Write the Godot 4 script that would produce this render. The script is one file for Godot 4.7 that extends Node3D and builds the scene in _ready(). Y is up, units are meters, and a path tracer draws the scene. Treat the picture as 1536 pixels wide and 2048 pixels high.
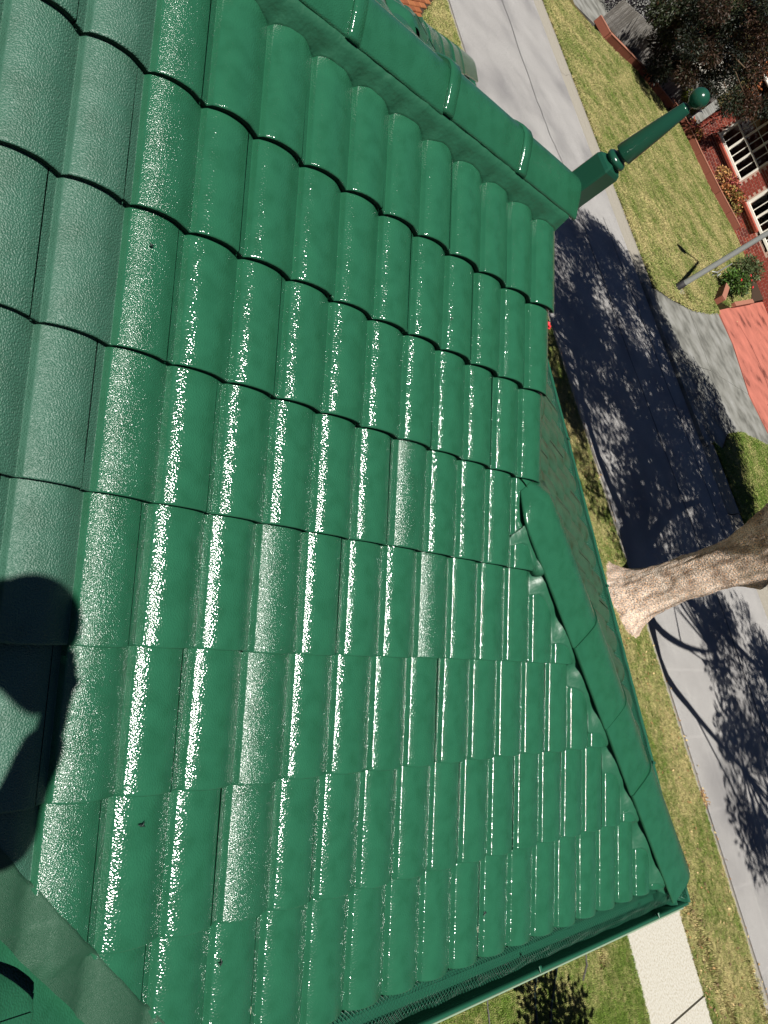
extends Node3D
# A freshly painted green tile roof seen from above, with the street behind it. y is up, metres, the ground at y = 0.

const G := 3.557                 # height of the roof's reference line
const TH := 0.392699             # roof pitch, 22.5 degrees
const W := 0.15                  # width of one roll of a tile
const GA := 0.31184              # gauge: length of tile showing in each course
const NOSE := 0.0235              # thickness of a tile's nose
const SHIFT := Vector2(0.473, -0.346)   # how far a shadow moves on the ground per metre of height

var rng := RandomNumberGenerator.new()
var wob := FastNoiseLite.new()
var house: Node3D
var mats := {}


func _ready() -> void:
	rng.seed = 7
	wob.seed = 3
	wob.frequency = 5.0
	wob.fractal_octaves = 2
	camera_and_light()
	make_materials()
	ground_and_road()
	make_house()
	far_house()
	far_garden()
	street_things()
	big_tree()
	near_lawn_things()
	litter()
	photographer()


# ------------------------------------------------------------------ camera, sky, sun

func camera_and_light() -> void:
	var cam := Camera3D.new()
	cam.name = "camera"
	cam.transform = Transform3D(Basis(Vector3(0.686419, 0.703369, 0.184664), Vector3(-0.153270, 0.388164, -0.908756), Vector3(-0.710870, 0.595484, 0.374249)), Vector3(-0.60445, 4.47406, 1.92201)).orthonormalized()
	cam.fov = 64.829
	cam.near = 0.05
	cam.far = 400.0
	add_child(cam)
	cam.current = true
	var sky_mat := ProceduralSkyMaterial.new()
	sky_mat.sky_top_color = Color(0.23, 0.31, 0.47)
	sky_mat.sky_horizon_color = Color(0.48, 0.56, 0.68)
	sky_mat.sky_curve = 0.12
	sky_mat.ground_bottom_color = Color(0.20, 0.21, 0.18)
	sky_mat.ground_horizon_color = Color(0.40, 0.44, 0.46)
	sky_mat.energy_multiplier = 0.42
	var env := Environment.new()
	env.background_mode = Environment.BG_SKY
	env.sky = Sky.new()
	env.sky.sky_material = sky_mat
	env.tonemap_mode = Environment.TONE_MAPPER_LINEAR
	env.tonemap_exposure = 1.5
	env.sdfgi_enabled = true
	env.ssao_enabled = true
	env.ssil_enabled = true
	var we := WorldEnvironment.new()
	we.name = "world_environment"
	we.environment = env
	add_child(we)
	var sun := DirectionalLight3D.new()
	sun.name = "sun"
	sun.light_energy = 1.6
	sun.light_color = Color(1.0, 0.98, 0.95)
	sun.light_angular_distance = 0.5
	sun.shadow_enabled = true
	sun.basis = Basis.looking_at(Vector3(0.4084, -0.8625, -0.2986))
	add_child(sun)


# ------------------------------------------------------------------ materials

func lin(r: float, g: float, b: float) -> Color:
	return Color(r, g, b).linear_to_srgb()


func noise_tex(freq: float, px: int, kind := FastNoiseLite.TYPE_SIMPLEX_SMOOTH, octaves := 3, ramp: Array = [], bump := 0.0, sd := 1) -> NoiseTexture2D:
	var n := FastNoiseLite.new()
	n.noise_type = kind
	n.frequency = freq
	n.seed = sd
	n.fractal_octaves = octaves
	if octaves == 1:
		n.fractal_type = FastNoiseLite.FRACTAL_NONE
	var t := NoiseTexture2D.new()
	t.width = px
	t.height = px
	t.seamless = true
	t.noise = n
	if bump > 0.0:
		t.as_normal_map = true
		t.bump_strength = bump
	elif ramp:
		var g := Gradient.new()
		var offs := PackedFloat32Array()
		var cols := PackedColorArray()
		for r in ramp:
			offs.append(r[0])
			cols.append(r[1])
		g.offsets = offs
		g.colors = cols
		t.color_ramp = g
	return t


func mat(called: String, col: Color, rough := 0.8, spec := 0.5) -> StandardMaterial3D:
	var m := StandardMaterial3D.new()
	m.resource_name = called
	m.albedo_color = col
	m.roughness = rough
	m.metallic_specular = spec
	mats[called] = m
	return m


func tri(m: StandardMaterial3D, metres: float, world := true) -> StandardMaterial3D:
	m.uv1_triplanar = true
	m.uv1_world_triplanar = world
	m.uv1_triplanar_sharpness = 4.0
	m.uv1_scale = Vector3.ONE / metres
	return m


func bumps(m: StandardMaterial3D, t: Texture2D, strength: float) -> void:
	m.normal_enabled = true
	m.normal_texture = t
	m.normal_scale = strength


func make_materials() -> void:
	# the roof paint: three states of drying, the same colour
	var paint := lin(0.0165, 0.093, 0.0475)
	var peel := noise_tex(0.15, 1024, FastNoiseLite.TYPE_SIMPLEX_SMOOTH, 2, [], 8.0, 11)
	var drops := noise_tex(0.085, 1024, FastNoiseLite.TYPE_SIMPLEX_SMOOTH, 1, [], 8.0, 12)
	var tone := noise_tex(0.012, 512, FastNoiseLite.TYPE_SIMPLEX_SMOOTH, 4, [[0.0, Color(0.87, 0.89, 0.87)], [0.5, Color(0.96, 0.96, 0.96)], [1.0, Color(1, 1, 1)]], 0.0, 5)
	var m := tri(mat("wet_paint", paint, 0.12, 0.5), 0.47)
	bumps(m, drops, 0.205)
	m.albedo_texture = tone
	m = tri(mat("tacky_paint", paint, 0.20, 0.55), 0.6)
	bumps(m, peel, 0.36)
	m.albedo_texture = tone
	m = tri(mat("dry_paint", lin(0.026, 0.098, 0.062), 0.54, 0.60), 0.75)
	bumps(m, peel, 0.46)
	m.albedo_texture = tone
	m = tri(mat("painted_mortar", lin(0.014, 0.080, 0.041), 0.42, 0.5), 0.35)
	bumps(m, noise_tex(0.03, 512, FastNoiseLite.TYPE_SIMPLEX_SMOOTH, 4, [], 5.0, 21), 0.35)
	m = tri(mat("dry_mortar", lin(0.018, 0.066, 0.036), 0.5, 0.4), 0.35)
	bumps(m, peel, 0.7)
	m = tri(mat("thin_paint", lin(0.030, 0.092, 0.050), 0.32, 0.5), 0.5)
	m.albedo_texture = noise_tex(0.01, 512, FastNoiseLite.TYPE_SIMPLEX_SMOOTH, 4, [[0.0, Color(0.8, 0.62, 0.5)], [0.35, Color(0.9, 0.9, 0.9)], [1.0, Color(1, 1, 1)]], 0.0, 6)
	bumps(m, peel, 0.4)
	m = mat("finial_paint", lin(0.0085, 0.052, 0.031), 0.2, 0.5)
	m = mat("gutter_paint", lin(0.014, 0.080, 0.046), 0.22, 0.5)
	m = mat("mesh_plastic", lin(0.012, 0.075, 0.042), 0.35, 0.5)
	m = tri(mat("shaded_gritty_nose", lin(0.007, 0.030, 0.018), 0.8, 0.3), 0.3)  # thinly painted gritty nose, with the shade under the lip darkened into its colour
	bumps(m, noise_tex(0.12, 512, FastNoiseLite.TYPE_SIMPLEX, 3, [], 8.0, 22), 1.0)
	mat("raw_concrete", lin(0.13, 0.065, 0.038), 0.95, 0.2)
	mat("underlay", lin(0.006, 0.012, 0.010), 1.0, 0.1)
	mat("lip_glint_pale", lin(0.22, 0.30, 0.21), 0.4)  # pale green for the gutter lip, its sunlit glint put into the colour
	mat("fascia_cream", lin(0.55, 0.50, 0.38), 0.6)
	# ground
	m = tri(mat("asphalt", lin(0.76, 0.74, 0.72), 0.92, 0.3), 0.9)
	m.albedo_texture = noise_tex(0.22, 1024, FastNoiseLite.TYPE_SIMPLEX, 2, [[0.0, Color(0.36, 0.36, 0.37)], [0.42, Color(0.66, 0.66, 0.66)], [0.6, Color(0.80, 0.80, 0.79)], [1.0, Color(1, 1, 1)]], 0.0, 31)
	m.detail_enabled = true
	m.detail_blend_mode = BaseMaterial3D.BLEND_MODE_MUL
	m.detail_uv_layer = BaseMaterial3D.DETAIL_UV_2
	m.uv2_triplanar = true
	m.uv2_world_triplanar = true
	m.uv2_scale = Vector3(0.11, 0.11, 0.11)
	m.detail_albedo = noise_tex(0.008, 512, FastNoiseLite.TYPE_SIMPLEX_SMOOTH, 5, [[0.0, Color(0.78, 0.78, 0.79)], [0.5, Color(0.93, 0.93, 0.93)], [1.0, Color(1, 1, 1)]], 0.0, 32)
	bumps(m, noise_tex(0.2, 512, FastNoiseLite.TYPE_SIMPLEX, 2, [], 6.0, 33), 0.7)
	m = tri(mat("tar", lin(0.02, 0.02, 0.022), 0.7), 1.0)
	var pitted := noise_tex(0.05, 1024, FastNoiseLite.TYPE_SIMPLEX, 5, [[0.0, Color(0.62, 0.60, 0.56)], [0.45, Color(0.90, 0.89, 0.86)], [1.0, Color(1, 1, 1)]], 0.0, 41)
	m = tri(mat("kerb_concrete", lin(0.30, 0.285, 0.255), 0.9, 0.3), 1.1)
	m.albedo_texture = pitted
	m = tri(mat("path_concrete", lin(0.455, 0.445, 0.405), 0.85, 0.3), 1.6)
	m.albedo_texture = noise_tex(0.05, 1024, FastNoiseLite.TYPE_SIMPLEX, 6, [[0.0, Color(0.80, 0.77, 0.71)], [0.4, Color(0.94, 0.93, 0.90)], [1.0, Color(1, 1, 1)]], 0.0, 42)
	bumps(m, noise_tex(0.06, 512, FastNoiseLite.TYPE_SIMPLEX, 4, [], 4.0, 43), 0.2)
	m = tri(mat("apron_concrete", lin(0.25, 0.25, 0.235), 0.9, 0.3), 4.2)
	m.albedo_texture = noise_tex(0.006, 1024, FastNoiseLite.TYPE_SIMPLEX_SMOOTH, 6, [[0.0, Color(0.62, 0.62, 0.60)], [0.5, Color(0.86, 0.86, 0.84)], [1.0, Color(1, 1, 1)]], 0.0, 44)
	m = tri(mat("red_concrete", lin(0.47, 0.155, 0.11), 0.7, 0.4), 3.0)
	m.albedo_texture = noise_tex(0.006, 512, FastNoiseLite.TYPE_SIMPLEX_SMOOTH, 5, [[0.0, Color(0.50, 0.47, 0.47)], [0.30, Color(0.86, 0.86, 0.86)], [1.0, Color(1, 1, 1)]], 0.0, 45)
	m = tri(mat("soil", lin(0.15, 0.125, 0.07), 1.0, 0.1), 1.3)
	m.albedo_texture = noise_tex(0.03, 1024, FastNoiseLite.TYPE_SIMPLEX, 5, [[0.0, Color(0.50, 0.50, 0.40)], [0.5, Color(0.80, 0.80, 0.68)], [1.0, Color(1, 0.95, 0.9)]], 0.0, 46)
	mat("bed_soil", lin(0.05, 0.035, 0.025), 1.0, 0.1)
	m = mat("blade", Color(1, 1, 1), 0.75, 0.3)
	m.vertex_color_use_as_albedo = true
	m.backlight_enabled = true
	m.backlight = Color(0.12, 0.14, 0.05)
	# walls, timber, metal
	m = tri(mat("terracotta_paint", lin(0.25, 0.082, 0.052), 0.7, 0.4), 1.2)
	m.albedo_texture = pitted
	mat("wall_cap", lin(0.30, 0.13, 0.085), 0.7, 0.4)
	for k in 4:
		m = mat("brick_%d" % k, [lin(0.27, 0.055, 0.038), lin(0.22, 0.045, 0.033), lin(0.31, 0.068, 0.043), lin(0.17, 0.043, 0.036)][k], 0.85, 0.3)
	m = tri(mat("mortar_joint", lin(0.50, 0.34, 0.27), 0.95, 0.2), 0.8)
	for k in 3:
		m = tri(mat("paver_%d" % k, [lin(0.30, 0.105, 0.045), lin(0.24, 0.085, 0.04), lin(0.34, 0.13, 0.055)][k], 0.8, 0.3), 0.5)
		m.albedo_texture = pitted
	for k in 3:
		m = mat("old_timber_%d" % k, [lin(0.52, 0.50, 0.47), lin(0.43, 0.41, 0.375), lin(0.60, 0.58, 0.54)][k], 0.9, 0.2)
		m.uv1_triplanar = true
		m.uv1_scale = Vector3(14, 0.8, 14)
		m.albedo_texture = noise_tex(0.02, 256, FastNoiseLite.TYPE_SIMPLEX, 4, [[0.0, Color(0.45, 0.44, 0.43)], [1.0, Color(1, 1, 1)]], 0.0, 51 + k)
	mat("white_paint", lin(0.78, 0.75, 0.66), 0.5)
	m = mat("window_glass", Color(0.02, 0.022, 0.025, 0.10), 0.03)
	m.transparency = BaseMaterial3D.TRANSPARENCY_ALPHA
	mat("room_dark", lin(0.012, 0.012, 0.016), 0.9, 0.1)
	mat("door_dark", lin(0.05, 0.045, 0.05), 0.6, 0.3)
	m = tri(mat("galvanised", lin(0.42, 0.45, 0.46), 0.5, 0.5), 0.4)
	m.metallic = 0.35
	m.albedo_texture = pitted
	mat("black_sleeve", lin(0.012, 0.012, 0.013), 0.7)
	mat("lamp_body", lin(0.35, 0.36, 0.36), 0.5)
	mat("lens_clear", lin(0.6, 0.6, 0.58), 0.25)
	m = tri(mat("bark", lin(0.84, 0.77, 0.715), 0.95, 0.2), 0.7)
	m.detail_enabled = true
	m.detail_blend_mode = BaseMaterial3D.BLEND_MODE_MUL
	m.detail_uv_layer = BaseMaterial3D.DETAIL_UV_2
	m.uv2_triplanar = true
	m.uv2_world_triplanar = true
	m.uv2_scale = Vector3(0.9, 0.5, 0.9)
	m.detail_albedo = noise_tex(0.012, 512, FastNoiseLite.TYPE_SIMPLEX, 5, [[0.0, Color(0.55, 0.52, 0.50)], [0.42, Color(0.85, 0.84, 0.83)], [0.6, Color(1, 1, 1)]], 0.0, 63)
	m.albedo_texture = noise_tex(0.045, 1024, FastNoiseLite.TYPE_SIMPLEX, 6, [[0.0, Color(0.46, 0.43, 0.41)], [0.36, Color(0.70, 0.67, 0.64)], [0.52, Color(0.88, 0.86, 0.83)], [0.68, Color(1, 0.98, 0.95)], [0.74, Color(0.95, 0.70, 0.46)], [1.0, Color(0.95, 0.66, 0.40)]], 0.0, 61)
	m.uv1_scale = Vector3(1.0, 0.7, 1.0)
	bumps(m, noise_tex(0.04, 1024, FastNoiseLite.TYPE_SIMPLEX, 5, [], 12.0, 62), 0.75)
	mat("twig", lin(0.10, 0.07, 0.045), 0.9, 0.2)
	m = mat("leaf", Color(1, 1, 1), 0.55, 0.4)
	m.vertex_color_use_as_albedo = true
	m.backlight_enabled = true
	m.backlight = Color(0.10, 0.14, 0.04)
	mat("hose_rubber", lin(0.008, 0.02, 0.015), 0.45)
	mat("grey_cable", lin(0.07, 0.065, 0.06), 0.6)
	mat("skin", lin(0.42, 0.24, 0.165), 0.6, 0.4)
	mat("navy_cloth", lin(0.02, 0.03, 0.06), 0.95, 0.2)
	mat("work_trousers", lin(0.06, 0.055, 0.045), 0.95, 0.2)
	mat("boot_leather", lin(0.09, 0.05, 0.025), 0.6)
	mat("phone_black", lin(0.01, 0.01, 0.011), 0.2)
	mat("red_petal", lin(0.62, 0.03, 0.04), 0.6)
	mat("pink_petal", lin(0.80, 0.25, 0.27), 0.6)


# ------------------------------------------------------------------ naming and building helpers

func numbered(parent: Node, called: String) -> String:
	var seen: Dictionary = parent.get_meta("used", {})
	var n: int = seen.get(called, 0)
	seen[called] = n + 1
	parent.set_meta("used", seen)
	return called if n == 0 else "%s_%03d" % [called, n]


func put(called: String, mesh: Mesh, m: Material, parent: Node = self, xf := Transform3D()) -> MeshInstance3D:
	var o := MeshInstance3D.new()
	o.name = numbered(parent, called)
	o.mesh = mesh
	if m:
		o.material_override = m
	o.transform = xf
	parent.add_child(o, true)
	return o


func thing(called: String, label: String, category: String, at := Vector3.ZERO, group := "") -> Node3D:
	var o := Node3D.new()
	o.name = numbered(self, called)
	o.position = at
	add_child(o, true)
	return tag(o, label, category, group)


func tag(o: Node3D, label: String, category: String, group := "") -> Node3D:
	o.set_meta("label", label)
	o.set_meta("category", category)
	if group:
		o.set_meta("group", group)
	return o


func structure(o: Node3D, label: String, category: String) -> void:
	tag(o, label, category)
	o.set_meta("kind", "structure")


func begin() -> SurfaceTool:
	var st := SurfaceTool.new()
	st.begin(Mesh.PRIMITIVE_TRIANGLES)
	return st


func done(st: SurfaceTool) -> ArrayMesh:
	st.generate_normals()
	return st.commit()


func face(st: SurfaceTool, pts: Array, from: Vector3) -> void:
	# a flat convex polygon, turned so that it faces away from the point «from»
	var n: Vector3 = (pts[1] - pts[0]).cross(pts[2] - pts[0])
	if n.length() < 1e-12 and pts.size() > 3:
		n = (pts[2] - pts[0]).cross(pts[3] - pts[0])
	var mid := Vector3.ZERO
	for p in pts:
		mid += p / pts.size()
	var flip := n.dot(mid - from) < 0.0     # Godot's front faces run clockwise
	for i in range(1, pts.size() - 1):
		st.set_smooth_group(-1)
		st.add_vertex(pts[0])
		st.set_smooth_group(-1)
		st.add_vertex(pts[i] if flip else pts[i + 1])
		st.set_smooth_group(-1)
		st.add_vertex(pts[i + 1] if flip else pts[i])


func box(st: SurfaceTool, xf: Transform3D, size: Vector3, ch := 0.0) -> void:
	# a box with chamfered edges
	var h := size / 2.0
	ch = minf(ch, minf(h.x, minf(h.y, h.z)) * 0.9)
	var mid := xf.origin
	for ax in 3:
		var u := (ax + 1) % 3
		var v := (ax + 2) % 3
		for s in [-1.0, 1.0]:
			var q := []
			for c in [[-1, -1], [1, -1], [1, 1], [-1, 1]]:
				var p := Vector3()
				p[ax] = s * h[ax]
				p[u] = c[0] * (h[u] - ch)
				p[v] = c[1] * (h[v] - ch)
				q.append(xf * p)
			face(st, q, mid)
			if ch > 0.0:
				for t in [-1.0, 1.0]:
					var e := []
					for k in [[0, -1], [0, 1], [1, 1], [1, -1]]:
						var p := Vector3()
						p[ax] = s * (h[ax] if k[0] == 0 else h[ax] - ch)
						p[u] = t * (h[u] - ch if k[0] == 0 else h[u])
						p[v] = k[1] * (h[v] - ch)
						e.append(xf * p)
					face(st, e, mid)
	if ch > 0.0:
		for c in 8:
			var s := Vector3(1 if c & 1 else -1, 1 if c & 2 else -1, 1 if c & 4 else -1)
			var t := []
			for ax in 3:
				var p := s * (h - Vector3.ONE * ch)
				p[ax] = s[ax] * h[ax]
				t.append(xf * p)
			face(st, t, mid)


func box_mesh(size: Vector3, ch := 0.0) -> ArrayMesh:
	var st := begin()
	box(st, Transform3D(), size, ch)
	return done(st)


func loft(st: SurfaceTool, rings: Array, closed := true, caps := true) -> void:
	# skin over rings of equally many points; a closed ring runs clockwise seen from the end it starts at
	var n: int = rings[0].size()
	for k in rings.size() - 1:
		var a = rings[k]
		var b = rings[k + 1]
		for i in (n if closed else n - 1):
			var j := (i + 1) % n
			for p in [a[i], b[i], b[j], a[i], b[j], a[j]]:
				st.set_smooth_group(0)
				st.add_vertex(p)
	if caps:
		for k in [0, rings.size() - 1]:
			var c := Vector3.ZERO
			for p in rings[k]:
				c += p / n
			var other: Vector3 = rings[1 if k == 0 else rings.size() - 2][0] + (c - rings[k][0])
			for i in (n if closed else n - 1):
				face(st, [c, rings[k][i], rings[k][(i + 1) % n]], other)


func tube(st: SurfaceTool, pts: Array, radii: Array, sides := 8, caps := true) -> void:
	var rings := []
	var side := Vector3.UP
	for i in pts.size():
		var d: Vector3 = (pts[mini(i + 1, pts.size() - 1)] - pts[maxi(i - 1, 0)]).normalized()
		if i == 0:
			side = d.cross(Vector3(0.31, 0.2, 0.93)).normalized()
		else:
			side = (side - d * side.dot(d)).normalized()
		var up := side.cross(d)
		var ring := []
		for k in sides:
			var a := TAU * k / sides
			ring.append(pts[i] + (side * cos(a) + up * sin(a)) * radii[i])
		rings.append(ring)
	loft(st, rings, true, caps)


func slab(poly: PackedVector2Array, top: float, bottom: float) -> ArrayMesh:
	# a flat sheet with sides; the polygon holds x and z
	var st := begin()
	var ids := Geometry2D.triangulate_polygon(poly)
	var below := Vector3(poly[0].x, bottom - 50.0, poly[0].y)
	for i in range(0, ids.size(), 3):
		var t := []
		for k in 3:
			var p := poly[ids[i + k]]
			t.append(Vector3(p.x, top, p.y))
		face(st, t, below)
	var mid := Vector2.ZERO
	for p in poly:
		mid += p / poly.size()
	var turn := 0.0
	for i in poly.size():
		turn += poly[i].cross(poly[(i + 1) % poly.size()])
	for i in poly.size():
		var a := poly[i]
		var b := poly[(i + 1) % poly.size()]
		var out := (b - a).orthogonal() * (1.0 if turn > 0.0 else -1.0)
		var m2 := (a + b) / 2.0 + out.normalized() * -0.01 * signf(out.length())
		var q := [Vector3(a.x, top, a.y), Vector3(b.x, top, b.y), Vector3(b.x, bottom, b.y), Vector3(a.x, bottom, a.y)]
		face(st, q, Vector3(m2.x, (top + bottom) / 2.0, m2.y))
	return done(st)


func pv(list: Array) -> PackedVector2Array:
	var p := PackedVector2Array()
	for k in range(0, list.size(), 2):
		p.append(Vector2(list[k], list[k + 1]))
	return p


func many(called: String, mesh: Mesh, m: Material, xfs: Array, cols: Array, parent: Node = self) -> MultiMeshInstance3D:
	var mm := MultiMesh.new()
	mm.transform_format = MultiMesh.TRANSFORM_3D
	mm.use_colors = true
	mm.mesh = mesh
	mm.instance_count = xfs.size()
	var buf := PackedFloat32Array()
	buf.resize(xfs.size() * 16)
	for i in xfs.size():
		var t: Transform3D = xfs[i]
		var c: Color = cols[i]
		var b := t.basis
		var k := i * 16
		buf[k] = b.x.x; buf[k + 1] = b.y.x; buf[k + 2] = b.z.x; buf[k + 3] = t.origin.x
		buf[k + 4] = b.x.y; buf[k + 5] = b.y.y; buf[k + 6] = b.z.y; buf[k + 7] = t.origin.y
		buf[k + 8] = b.x.z; buf[k + 9] = b.y.z; buf[k + 10] = b.z.z; buf[k + 11] = t.origin.z
		buf[k + 12] = c.r; buf[k + 13] = c.g; buf[k + 14] = c.b; buf[k + 15] = 1.0
	mm.buffer = buf
	var o := MultiMeshInstance3D.new()
	o.name = numbered(parent, called)
	o.multimesh = mm
	o.material_override = m
	o.set_meta("kind", "stuff")
	parent.add_child(o, true)
	return o


func turned(d: Vector3, size: float, spin: float) -> Basis:
	# a basis whose y points along d
	var s := d.cross(Vector3(0.3, 0.1, 0.95)).normalized()
	return Basis(s, d, s.cross(d)).rotated(d, spin).scaled(Vector3.ONE * size)


# ------------------------------------------------------------------ the ground

func tuft_mesh(blades: int, tall: float, wide: float, spread: float) -> ArrayMesh:
	var st := begin()
	for k in blades:
		var a := rng.randf() * TAU
		var lean := rng.randf_range(0.25, 1.0)
		var base := Vector3(rng.randf_range(-spread, spread), 0, rng.randf_range(-spread, spread))
		var out := Vector3(cos(a), 0, sin(a))
		var side := out.cross(Vector3.UP) * wide
		var h := tall * rng.randf_range(0.6, 1.1)
		var mid := base + out * h * lean * 0.35 + Vector3.UP * h * 0.6
		var tip := base + out * h * lean + Vector3.UP * h * (0.98 - 0.35 * lean)
		for p in [base - side, base + side, mid + side * 0.7, base - side, mid + side * 0.7, mid - side * 0.7, mid - side * 0.7, mid + side * 0.7, tip]:
			st.add_vertex(p)
	return done(st)


func grass(called: String, poly: PackedVector2Array, count: int, mesh: Mesh, size: float, dryness: float, label: String, bare: Array = []) -> void:
	var patch := FastNoiseLite.new()
	patch.seed = 17
	patch.frequency = 0.7
	patch.fractal_octaves = 4
	var lo := poly[0]
	var hi := poly[0]
	for p in poly:
		lo = lo.min(p)
		hi = hi.max(p)
	var xfs := []
	var cols := []
	var tries := 0
	while xfs.size() < count and tries < count * 4:
		tries += 1
		var p := Vector2(rng.randf_range(lo.x, hi.x), rng.randf_range(lo.y, hi.y))
		if not Geometry2D.is_point_in_polygon(p, poly):
			continue
		var skip := false
		for b in bare:
			if ((p - Vector2(b[0], b[1])) / Vector2(b[2], b[3])).length() < rng.randf_range(0.45, 1.25):
				skip = rng.randf() < 0.9
		if skip:
			continue
		var n := patch.get_noise_2d(p.x, p.y) * 0.8 + patch.get_noise_2d(p.x * 6.0 + 40.0, p.y * 6.0) * 0.55
		var dry := clampf(dryness + n * 0.75 + rng.randf_range(-0.42, 0.42), 0.0, 1.0)
		var c := Color(0.098, 0.160, 0.022).lerp(Color(0.44, 0.37, 0.17), dry) * rng.randf_range(0.6, 1.35)
		xfs.append(Transform3D(Basis(Vector3.UP, rng.randf() * TAU).scaled(Vector3(size, size * rng.randf_range(0.6, 1.1), size)), Vector3(p.x, 0.002, p.y)))
		cols.append(c)
	var o := many(called, mesh, mats.blade, xfs, cols)
	tag(o, label, "grass")
	o.set_meta("kind", "stuff")


func kerb_mesh(z0: float, z1: float, side: float) -> ArrayMesh:
	# a roll-over kerb with its channel; «side» +1 slopes down towards +x
	var prof := [[-0.20, 0.0, -0.2], [-0.205, 0.0, -0.02], [-0.19, 0.0, 0.004], [-0.07, 0.0, 0.004], [-0.045, 0.0, -0.006], [0.0, 0.0, -0.062], [0.03, 0.0, -0.078], [0.20, 0.0, -0.094], [0.205, 0.0, -0.2]]
	var st := begin()
	var rings := []
	var steps := maxi(2, int((z1 - z0) / 0.6))
	for k in steps + 1:
		var z := lerpf(z0, z1, float(k) / steps)
		var ring := []
		for p in prof:
			ring.append(Vector3(p[0] * side, p[2] + wob.get_noise_2d(z * 0.2, p[0] * 3.0) * 0.004, z))
		if side < 0.0:
			ring.reverse()
		rings.append(ring)
	loft(st, rings, false, true)
	return done(st)


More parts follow.
